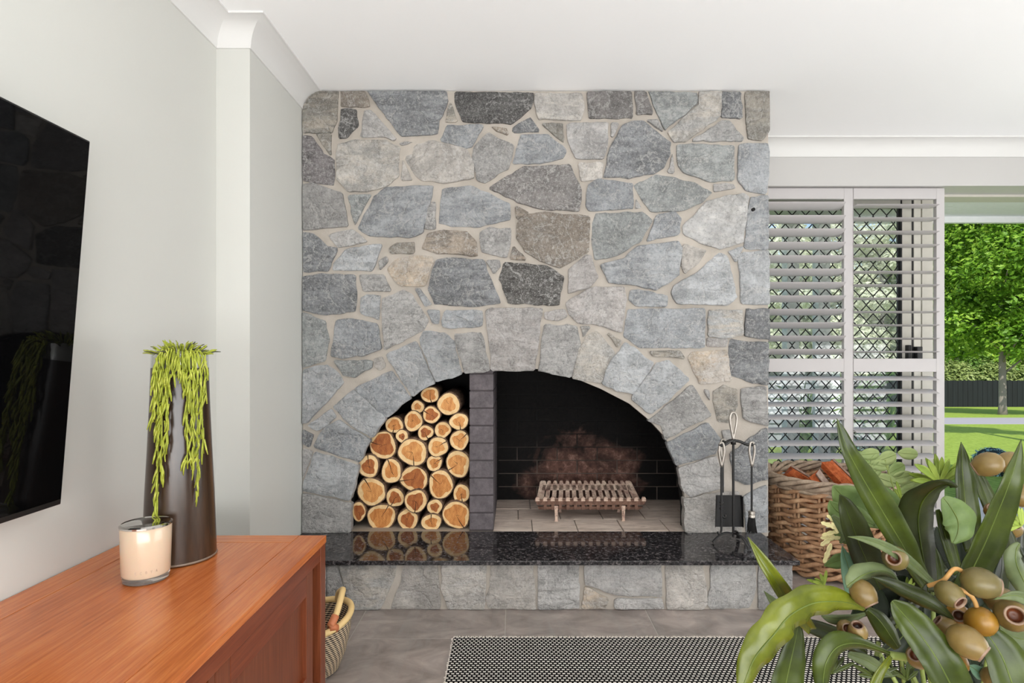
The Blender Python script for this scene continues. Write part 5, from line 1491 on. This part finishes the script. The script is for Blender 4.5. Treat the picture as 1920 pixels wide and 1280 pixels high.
# neighbouring garden wall and posts glimpsed through the louvres
gw = thing('garden_shed', gp(1465, 9.0), 'grey weatherboard shed seen between the lower louvres', 'shed')
b = gp(1440, 9.0)
m_shed = plain('shed_grey_boards', (150, 154, 160), 0.7)
for k in range(12):
    z0 = b.z - 0.1 + k * 0.16
    if z0 > 0.85: break
    MB().prism([(b.x - 1.6, b.y, z0), (b.x - 1.6, b.y + 0.03, z0 + 0.165), (b.x - 1.6, b.y + 0.05, z0 + 0.165), (b.x - 1.6, b.y + 0.05, z0)], (2.6, 0, 0)).build('board', m_shed, gw)
for x in (b.x + 0.25, b.x + 1.0):
    MB().box(x, x + 0.12, b.y - 0.03, b.y + 0.02, b.z - 0.1, 0.86).build('post', plain('shed_white_trim', (226, 228, 232), 0.6), gw)
MB().box(b.x - 1.6, b.x + 1.15, b.y - 0.1, b.y + 0.1, 0.84, 0.90).build('cap', m_shed, gw)
# white verandah posts
for i, px in enumerate((1482, 1540)):
    bb = P(px, 700, 4.25)
    o = tag(MB().box(bb.x - 0.045, bb.x + 0.045, bb.y - 0.045, bb.y + 0.045, -0.12, 2.145).build('verandah_post', plain('post_white', (232, 232, 230), 0.5), org=(bb.x, bb.y, -0.1), bevel=0.004),
        ['white square verandah post closest to the stone wall', 'white square verandah post nearer the lawn view'][i], 'post')

# ------------------------------------------------------------------ foreground foliage arrangement
DP = 0.66
tcx, tcy = 0.50, 0.72 - CD
ttop = 0.40
tab = thing('side_table', (tcx, tcy, 0), 'round timber side table carrying the foliage vase', 'table')
MB().lathe([(0.0, ttop - 0.025), (0.28, ttop - 0.025), (0.29, ttop - 0.015), (0.29, ttop - 0.004), (0.285, ttop), (0, ttop)], (tcx, tcy, 0), 48).build('top', m_wx, tab, smooth=40)
for k in range(3):
    a = R(90 + 120 * k)
    MB().tube([(tcx + 0.2 * math.cos(a), tcy + 0.2 * math.sin(a), 0.009), (tcx + 0.13 * math.cos(a), tcy + 0.13 * math.sin(a), ttop - 0.02)], [0.013, 0.018], 10).build('leg', m_wz, tab, smooth=40)
pv = thing('ceramic_vase', (tcx, tcy, ttop), 'white ceramic vase holding the foliage arrangement', 'vase')
MB().lathe([(0, 0), (0.055, 0), (0.085, 0.05), (0.088, 0.10), (0.06, 0.17), (0.05, 0.20), (0.056, 0.215), (0.05, 0.215), (0.044, 0.20), (0.05, 0.16), (0.0, 0.05)], (tcx, tcy, ttop), 40).build('body', plain('vase_white_glaze', (230, 228, 224), 0.15), pv, smooth=True)
root = Vector((tcx, tcy, ttop + 0.20))
arr = thing('foliage_arrangement', root, 'faux greenery arrangement of strap leaves and gumnuts in the foreground', 'plant')

def leaf_m(name, a, b, rough=0.36, tl=0.12):
    t = NT(name)
    o_ = t.coord('Object', True)
    n1 = t.noise(o_, 26, 4, 0.6)
    n2 = t.noise(o_, 220, 3, 0.6)
    col = t.ramp(n1, [(0.28, rgba(a)), (0.72, rgba(b))])
    t.bump(n2, 0.06, 0.002)
    t.p(col=col, rough=rough, spec=0.3)
    tr = t.n('BsdfTranslucent'); t.set(tr, 'Color', col)
    mx = t.n('MixShader'); t.set(mx, 0, tl)
    t.t.links.new(t.b.outputs[0], mx.inputs[1]); t.t.links.new(tr.outputs[0], mx.inputs[2]); t.t.links.new(mx.outputs[0], t.out.inputs[0])
    return t.m
LM = dict(dark=leaf_m('strap_leaf_dark', (21, 26, 9), (43, 50, 18)), mid=leaf_m('strap_leaf_green', (30, 40, 8), (62, 74, 17)),
          lime=leaf_m('strap_leaf_lime', (64, 72, 13), (100, 106, 28), 0.26), pale=leaf_m('round_leaf_pale', (76, 98, 50), (114, 134, 78), 0.5),
          grey=leaf_m('leaf_grey_green', (58, 70, 42), (94, 104, 68), 0.5), mint=leaf_m('leaf_blue_green', (70, 106, 82), (116, 143, 118), 0.45),
          euc=leaf_m('eucalyptus_leaf', (100, 118, 66), (142, 152, 100), 0.55), sprig=leaf_m('sprig_yellow_green', (100, 124, 34), (148, 162, 70), 0.45),
          shade=leaf_m('inner_leaf_shaded_green', (12, 19, 8), (28, 40, 17), 0.5))  # near-black green paints the shade inside the bunch
m_rib = leaf_m('leaf_midrib', (72, 86, 34), (98, 112, 50), 0.45)
def wpt(px, py, d): return P(px, py, d)

def leaf(spine, mat, fold=0.35, nspan=6, rib=True, name='leaf', wave=0.0, seed=0, parent=None, curl=0.0):
    """spine: (px, py, half width px, distance); blade folded along the midrib"""
    s = catmull(spine, nspan)
    pts = [P(a[0], a[1], a[3]) for a in s]
    hw = [max(a[2], 0.3) * a[3] / F for a in s]
    n = len(s); v = []; r = random.Random(seed)
    cols = (-1.0, -0.52, 0.0, 0.52, 1.0)
    view = Vector((0, 1, 0))
    ph = r.uniform(0, 6.28)
    prev = None
    for i in range(n):
        tg = (pts[min(i + 1, n - 1)] - pts[max(i - 1, 0)])
        tg.normalize()
        sd = tg.cross(view)
        if sd.length < 0.15: sd = prev if prev else Vector((1, 0, 0))
        sd = sd.normalized()
        if prev is not None and sd.dot(prev) < 0: sd = -sd
        prev = sd
        nr = sd.cross(tg).normalized()
        if nr.y > 0: nr = -nr               # towards the lens
        for c in cols:
            up = abs(c) * fold * hw[i] - curl * c * c * hw[i]
            wv = wave * hw[i] * math.sin(i * 0.9 + ph + c) * abs(c)
            v.append(pts[i] + sd * c * hw[i] + nr * (up + wv))
    m = len(cols); f = []
    for i in range(n - 1):
        for k in range(m - 1): f.append((i * m + k, i * m + k + 1, (i + 1) * m + k + 1, (i + 1) * m + k))
    c = pts[0]
    o = MB().add(v, f).build(name, mat, parent or arr, smooth=True, solid=0.0006, org=c)
    if rib:
        rp = [v[i * m + 2] + Vector((0, -0.0004, 0)) for i in range(n - 1)]
        MB().tube(rp, [max(0.0003, min(0.0009, h * 0.04)) for h in hw[:-1]], 5).build('midrib', m_rib if mat is not LM['dark'] else LM['mid'], o, smooth=True)
    return o

D = 0.62
STRAPS = [
 # long upright strap leaves
 ('mid', .35, [(1735, 1095, 12, .66), (1716, 1065, 16, .655), (1690, 1018, 23, .65), (1655, 960, 26, .64), (1622, 905, 24, .63), (1592, 850, 15, .62), (1578, 812, 9, .62), (1569, 784, 0, .62)]),
 ('dark', .35, [(1650, 1105, 24, .66), (1633, 1070, 27, .66), (1610, 1018, 27, .65), (1592, 970, 22, .64), (1580, 940, 12, .635), (1574, 927, 0, .63)]),
 ('dark', -.25, [(1740, 1110, 18, .66), (1735, 1070, 26, .66), (1726, 1020, 33, .655), (1721, 975, 36, .65), (1729, 940, 34, .64), (1750, 917, 22, .625), (1775, 907, 10, .61), (1797, 913, 1, .60)]),
 ('mid', .3, [(1822, 1030, 16, .74), (1814, 985, 21, .74), (1808, 930, 21, .74), (1804, 880, 16, .74), (1803, 848, 8, .74), (1802, 828, 0, .74)]),
 ('mid', .3, [(1870, 990, 14, .76), (1855, 950, 15, .76), (1840, 910, 13, .76), (1828, 880, 6, .76), (1820, 858, 0, .76)]),
 ('mid', .3, [(1800, 1110, 24, .63), (1822, 1068, 29, .625), (1845, 1020, 31, .62), (1868, 965, 28, .61), (1890, 910, 22, .60), (1905, 862, 12, .60), (1915, 823, 0, .60)]),
 ('grey', .4, [(1765, 1105, 2, .60), (1740, 1085, 6, .60), (1715, 1062, 9, .60), (1690, 1042, 10, .595), (1650, 1020, 9, .59), (1615, 1009, 5, .585), (1590, 1006, 0, .58)]),
 ('lime', .55, [(1520, 1180, 9, .63), (1498, 1152, 14, .62), (1475, 1120, 15, .61), (1450, 1082, 13, .60), (1424, 1042, 9, .60), (1402, 1006, 0, .60)]),
 ('lime', -.25, [(1622, 1142, 4, .60), (1596, 1131, 14, .595), (1565, 1127, 25, .585), (1522, 1131, 32, .575), (1480, 1154, 34, .565), (1450, 1190, 35, .56), (1415, 1232, 29, .555), (1393, 1285, 12, .55), (1388, 1300, 3, .55)]),
 ('mid', .2, [(1497, 1165, 4, .63), (1492, 1195, 15, .63), (1483, 1235, 25, .63), (1474, 1275, 30, .63), (1466, 1310, 28, .63)]),
 ('mid', -.35, [(1670, 1226, 3, .60), (1640, 1214, 7, .595), (1605, 1205, 14, .585), (1570, 1212, 25, .575), (1549, 1240, 22, .57), (1543, 1275, 15, .57), (1543, 1305, 7, .57)]),
 ('mid', .4, [(1672, 1126, 5, .57), (1684, 1140, 20, .57), (1708, 1168, 29, .57), (1738, 1207, 33, .565), (1762, 1245, 35, .56), (1788, 1295, 34, .56)]),
 ('dark', -.3, [(1788, 1160, 2, .585), (1765, 1142, 10, .58), (1735, 1124, 15, .58), (1700, 1108, 14, .58), (1665, 1092, 9, .58), (1634, 1081, 0, .58)]),
 ('grey', -.5, [(1684, 1090, 2, .60), (1668, 1073, 8, .60), (1643, 1070, 14, .595), (1615, 1079, 19, .59), (1597, 1091, 13, .588), (1588, 1098, 4, .585)]),
 ('mint', .2, [(1592, 1118, 6, .66), (1594, 1092, 15, .66), (1590, 1062, 15, .66), (1583, 1040, 8, .66), (1579, 1022, 0, .66)]),
 ('mid', .3, [(1835, 1172, 6, .57), (1856, 1195, 25, .57), (1880, 1235, 38, .565), (1900, 1290, 44, .56)]),
 ('grey', -.4, [(1945, 1130, 14, .58), (1920, 1090, 19, .58), (1905, 1055, 18, .575), (1905, 1030, 12, .575), (1912, 1018, 3, .575)]),
 ('dark', .3, [(1488, 1162, 5, .66), (1520, 1172, 13, .66), (1565, 1190, 16, .66), (1605, 1212, 10, .66), (1625, 1225, 2, .66)]),
 ('grey', .2, [(1480, 1155, 8, .68), (1460, 1138, 10, .68), (1445, 1122, 6, .68), (1432, 1107, 0, .68)]),
 ('lime', .3, [(1670, 1230, 4, .59), (1652, 1255, 9, .585), (1634, 1290, 10, .58)]),
 ('mid', .3, [(1762, 1120, 8, .67), (1758, 1080, 12, .67), (1754, 1045, 9, .67), (1752, 1022, 0, .67)]),
 ('mid', .3, [(1795, 1075, 8, .70), (1782, 1035, 12, .70), (1768, 990, 11, .70), (1757, 955, 4, .70)]),
 ('dark', .3, [(1885, 1130, 20, .68), (1892, 1080, 22, .68), (1893, 1030, 17, .68), (1888, 985, 3, .68)]),
 ('grey', .2, [(1622, 1150, 3, .62), (1590, 1160, 9, .62), (1560, 1160, 9, .62), (1540, 1154, 1, .62)]),
 ('shade', .2, [(1655, 1222, 8, .66), (1680, 1205, 22, .66), (1700, 1180, 16, .66), (1708, 1162, 2, .66)]),
 ('mid', -.3, [(1626, 1142, 6, .63), (1648, 1162, 16, .63), (1668, 1190, 17, .63), (1685, 1215, 8, .63)]),
 ('grey', .3, [(1930, 1125, 12, .56), (1905, 1116, 10, .56), (1880, 1118, 5, .56), (1862, 1124, 0, .56)]),
 ('grey', .2, [(1940, 1200, 24, .60), (1905, 1195, 20, .60), (1880, 1180, 6, .60), (1875, 1165, 0, .60)]),
 ('grey', .3, [(1590, 1225, 6, .62), (1625, 1238, 12, .62), (1655, 1256, 8, .62), (1675, 1268, 1, .62)]),
]
for i, (k, fo, sp) in enumerate(STRAPS):
    leaf(sp, LM[k], fo, wave=0.10 if k in ('lime', 'grey') else 0.04, seed=i)
# broad pale leaves
for i, (k, sp) in enumerate([
 ('pale', [(1660, 990, 4, .74), (1632, 965, 26, .74), (1600, 945, 34, .74), (1575, 925, 22, .74), (1562, 910, 2, .74)]),
 ('pale', [(1640, 985, 4, .72), (1610, 972, 20, .72), (1580, 965, 24, .72), (1562, 950, 14, .72), (1556, 938, 1, .72)]),
 ('pale', [(1615, 1020, 4, .71), (1595, 1005, 18, .71), (1578, 990, 20, .71), (1568, 974, 8, .71), (1566, 964, 1, .71)]),
 ('pale', [(1605, 1040, 4, .70), (1580, 1048, 14, .70), (1562, 1054, 12, .70), (1545, 1060, 1, .70)]),
 ('pale', [(1768, 932, 6, .69), (1783, 952, 24, .69), (1795, 975, 31, .69), (1795, 998, 24, .69), (1786, 1018, 4, .69)]),
 ('grey', [(1575, 1018, 2, .70), (1585, 1000, 10, .70), (1575, 982, 10, .70), (1560, 966, 3, .70)]),
 ('pale', [(1690, 950, 4, .76), (1665, 935, 18, .76), (1640, 930, 20, .76), (1618, 932, 4, .76)]),
 ('mint', [(1850, 1272, 4, .60), (1838, 1262, 12, .60), (1825, 1252, 8, .60), (1815, 1247, 1, .60)]),
]):
    leaf(sp, LM[k], 0.18, wave=0.08, seed=60 + i)
# eucalyptus sprig
for i, (cx, cy, a, L, w) in enumerate([(1630, 851, 5, 38, 11), (1663, 858, 20, 36, 13), (1702, 850, -5, 38, 11), (1648, 872, -10, 40, 10), (1680, 880, 30, 36, 13), (1690, 895, 15, 44, 12),
                                       (1660, 900, -20, 44, 12), (1705, 905, 20, 36, 11), (1640, 885, 40, 30, 9), (1695, 925, 25, 50, 13), (1725, 915, 10, 40, 10), (1640, 862, 60, 26, 8)]):
    ca, sa = math.cos(R(a)), -math.sin(R(a))
    leaf([(cx + ca * L * u, cy + sa * L * u, w * hw, .80) for u, hw in ((-.5, .12), (-.22, .9), (.15, 1.0), (.42, .55), (.5, .05))], LM['euc'], 0.12, nspan=4, seed=80 + i)
# narrow-leaved sprigs
r = random.Random(77)
for cx, cy, n, L0, a0, a1, k, d in ((1762, 905, 19, 55, 20, 175, 'sprig', .78), (1690, 935, 8, 34, 100, 200, 'sprig', .78), (1545, 1098, 6, 32, 70, 170, 'sprig', .70), (1915, 985, 8, 38, 60, 200, 'sprig', .66), (1700, 1110, 8, 30, 40, 160, 'sprig', .66), (1560, 1262, 7, 44, 20, 180, 'mid', .66), (1640, 1270, 8, 44, 0, 180, 'mid', .66), (1700, 1275, 6, 40, 30, 160, 'mid', .66)):
    for j in range(n):
        a = R(a0 + (a1 - a0) * (j + 0.5) / n + r.uniform(-8, 8)); L = L0 * r.uniform(0.75, 1.15); dd = d + r.uniform(-.02, .02)
        ca, sa = math.cos(a), -math.sin(a)
        leaf([(cx + ca * L * u, cy + sa * L * u + 4 * u * u, w * L0 / 55, dd) for u, w in ((0, 2), (.3, 4.5), (.65, 5.5), (.9, 3), (1, .2))], LM[k], 0.3, nspan=3, seed=j, name='leaflet', rib=False)
# cream serrated bracts
m_bract = leaf_m('cream_bract', (214, 204, 140), (236, 226, 178), 0.6)
for i, (cx, cy, a, L, w) in enumerate([(1556, 985, 160, 36, 8), (1560, 998, 195, 40, 8), (1553, 1012, 215, 36, 9), (1552, 1035, 250, 44, 9), (1562, 975, 140, 30, 7), (1560, 1008, 180, 44, 7), (1566, 990, 120, 26, 6)]):
    ca, sa = math.cos(R(a)), -math.sin(R(a))
    leaf([(cx + ca * L * u, cy + sa * L * u, w * hw * .62, .70 + 0.004 * (i % 3)) for u, hw in ((-.4, .3), (-.2, .9), (-.05, .6), (.1, 1.0), (.25, .65), (.4, .7), (.5, .05))], m_bract, 0.25, nspan=3, seed=200 + i, name='bract', rib=False)
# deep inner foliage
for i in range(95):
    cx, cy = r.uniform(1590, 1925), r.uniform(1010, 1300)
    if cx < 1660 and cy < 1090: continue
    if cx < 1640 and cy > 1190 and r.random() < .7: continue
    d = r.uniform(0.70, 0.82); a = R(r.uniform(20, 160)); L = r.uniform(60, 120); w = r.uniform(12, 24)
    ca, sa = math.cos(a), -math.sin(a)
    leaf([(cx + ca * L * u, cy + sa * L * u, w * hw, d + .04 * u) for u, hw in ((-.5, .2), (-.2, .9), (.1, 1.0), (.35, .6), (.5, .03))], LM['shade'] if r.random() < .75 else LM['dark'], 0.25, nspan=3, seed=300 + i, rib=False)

# gumnuts
def nut_mat(name, a, b):
    t = NT(name); o_ = t.coord('Object', True)
    t.bump(t.noise(o_, 150, 3, 0.6), 0.06, 0.002)
    return t.p(col=t.ramp(t.noise(o_, 30, 4, 0.6), [(0.3, rgba(a)), (0.7, rgba(b))]), rough=0.4, spec=0.4, sub=0.05)
NM = dict(o=nut_mat('gumnut_olive', (68, 60, 25), (98, 86, 46)), y=nut_mat('gumnut_ochre', (108, 74, 14), (136, 100, 30)), t=nut_mat('gumnut_tan', (88, 70, 32), (118, 98, 54)))
m_lip = nut_mat('gumnut_lip', (92, 70, 56), (126, 102, 82))
m_cup = nut_mat('gumnut_cup_inside', (40, 18, 10), (104, 54, 26))
NUTS = [(1678, 1046, 24, (-.62, .25, -.75), 'o', .60), (1838, 1092, 30, (.86, -.15, -.35), 'o', .56), (1780, 1113, 24, (.2, -.35, -.9), 'o', .56), (1878, 1126, 27, (-.5, .3, .3), 't', .60),
        (1898, 1153, 31, (-.50, .35, -.78), 't', .565), (1839, 1165, 28, (.1, -.6, .7), 'y', .575), (1795, 1150, 20, (-.3, .1, -.5), 'y', .60), (1777, 1178, 21, (-.6, .5, .3), 't', .585),
        (1812, 1202, 31, (.55, -.45, -.72), 't', .55), (1618, 1111, 24, (.35, -.75, -.55), 't', .59), (1586, 1178, 17, (-.2, .3, -.6), 't', .61), (1608, 1184, 19, (-.2, .7, -.3), 't', .60),
        (1722, 1232, 22, (-.4, .3, -.3), 't', .60), (1797, 1240, 17, (.2, -.5, -.3), 'y', .60), (1862, 1272, 20, (.2, -.3, -.6), 't', .59), (1853, 870, 24, (-.5, -.4, .4), 't', .70),
        (1893, 868, 22, (.5, .3, .4), 't', .71), (1915, 928, 24, (.6, 0, -.2), 't', .70), (1862, 958, 16, (-.3, .3, -.3), 'y', .74), (1900, 992, 16, (-.2, .4, -.4), 't', .72)]
for i, (px, py, rp, dirp, k, d) in enumerate(NUTS):
    c = P(px, py, d)
    ax = Vector((dirp[0], dirp[2], dirp[1])).normalized()     # given as right, up, away
    rr = rp * d / F * 0.93
    q = Vector((0, 0, 1)).rotation_difference(ax).to_matrix()
    prof = [(0.0, -1.12), (0.22, -1.10), (0.6, -0.92), (0.9, -0.5), (1.0, -0.05), (0.93, 0.42), (0.76, 0.78), (0.60, 0.98)]
    lip = [(0.60, 0.96), (0.60, 1.06), (0.53, 1.10), (0.45, 1.04), (0.42, 0.92)]
    cup = [(0.43, 0.96), (0.38, 0.62), (0.20, 0.45), (0.0, 0.52)]
    def rev(prof, seg=20):
        mb = MB(); mb.lathe([(a * rr, b * rr) for a, b in prof], (0, 0, 0), seg)
        mb.v = [c + q @ Vector(v) for v in mb.v]
        return mb
    o = rev(prof); o.f = [f for f in o.f if len(f) == 4]
    o = o.build('gumnut', NM[k], arr, smooth=True, org=c)
    l = rev(lip); l.f = [f for f in l.f if len(f) == 4]; l.build('lip', m_lip, o, smooth=True)
    cu = rev(cup); cu.f = [f for f in cu.f if len(f) == 4]; cu.build('cup', m_cup, o, smooth=True)
m_stem = plain('stem_tan', (164, 122, 66), 0.6)
m_gstem = plain('stem_green', (112, 124, 58), 0.6)
def stem(pts, rad_, mat): 
    MB().tube([P(*p) for p in catmull(pts, 5)], rad_, 7).build('stem', mat, arr, smooth=True)
stem([(1740, 1098, .585), (1768, 1088, .575), (1790, 1066, .572), (1810, 1075, .572)], 0.0022, m_stem)
stem([(1790, 1100, .578), (1815, 1112, .577), (1826, 1124, .577), (1832, 1140, .577)], 0.0022, m_stem)
stem([(1668, 1228, .60), (1700, 1232, .605), (1730, 1236, .61)], 0.0042, m_gstem)
stem([(1712, 1030, .80), (1664, 880, .80), (1660, 862, .80)], 0.0012, m_gstem)
for i in range(16):   # stems running down into the vase
    px, py, d = r.uniform(1640, 1880), r.uniform(1110, 1230), r.uniform(.64, .74)
    p0 = P(px, py, d)
    b = root + Vector((r.uniform(-.03, .03), r.uniform(-.03, .03), -0.08))
    m = (p0 + b) / 2 + Vector((r.uniform(-.02, .02), r.uniform(-.02, .02), 0.02))
    MB().tube([p0, m, root + Vector((r.uniform(-.03, .03), r.uniform(-.03, .03), 0.02)), b], 0.0025, 6).build('stem', m_gstem, arr, smooth=True)
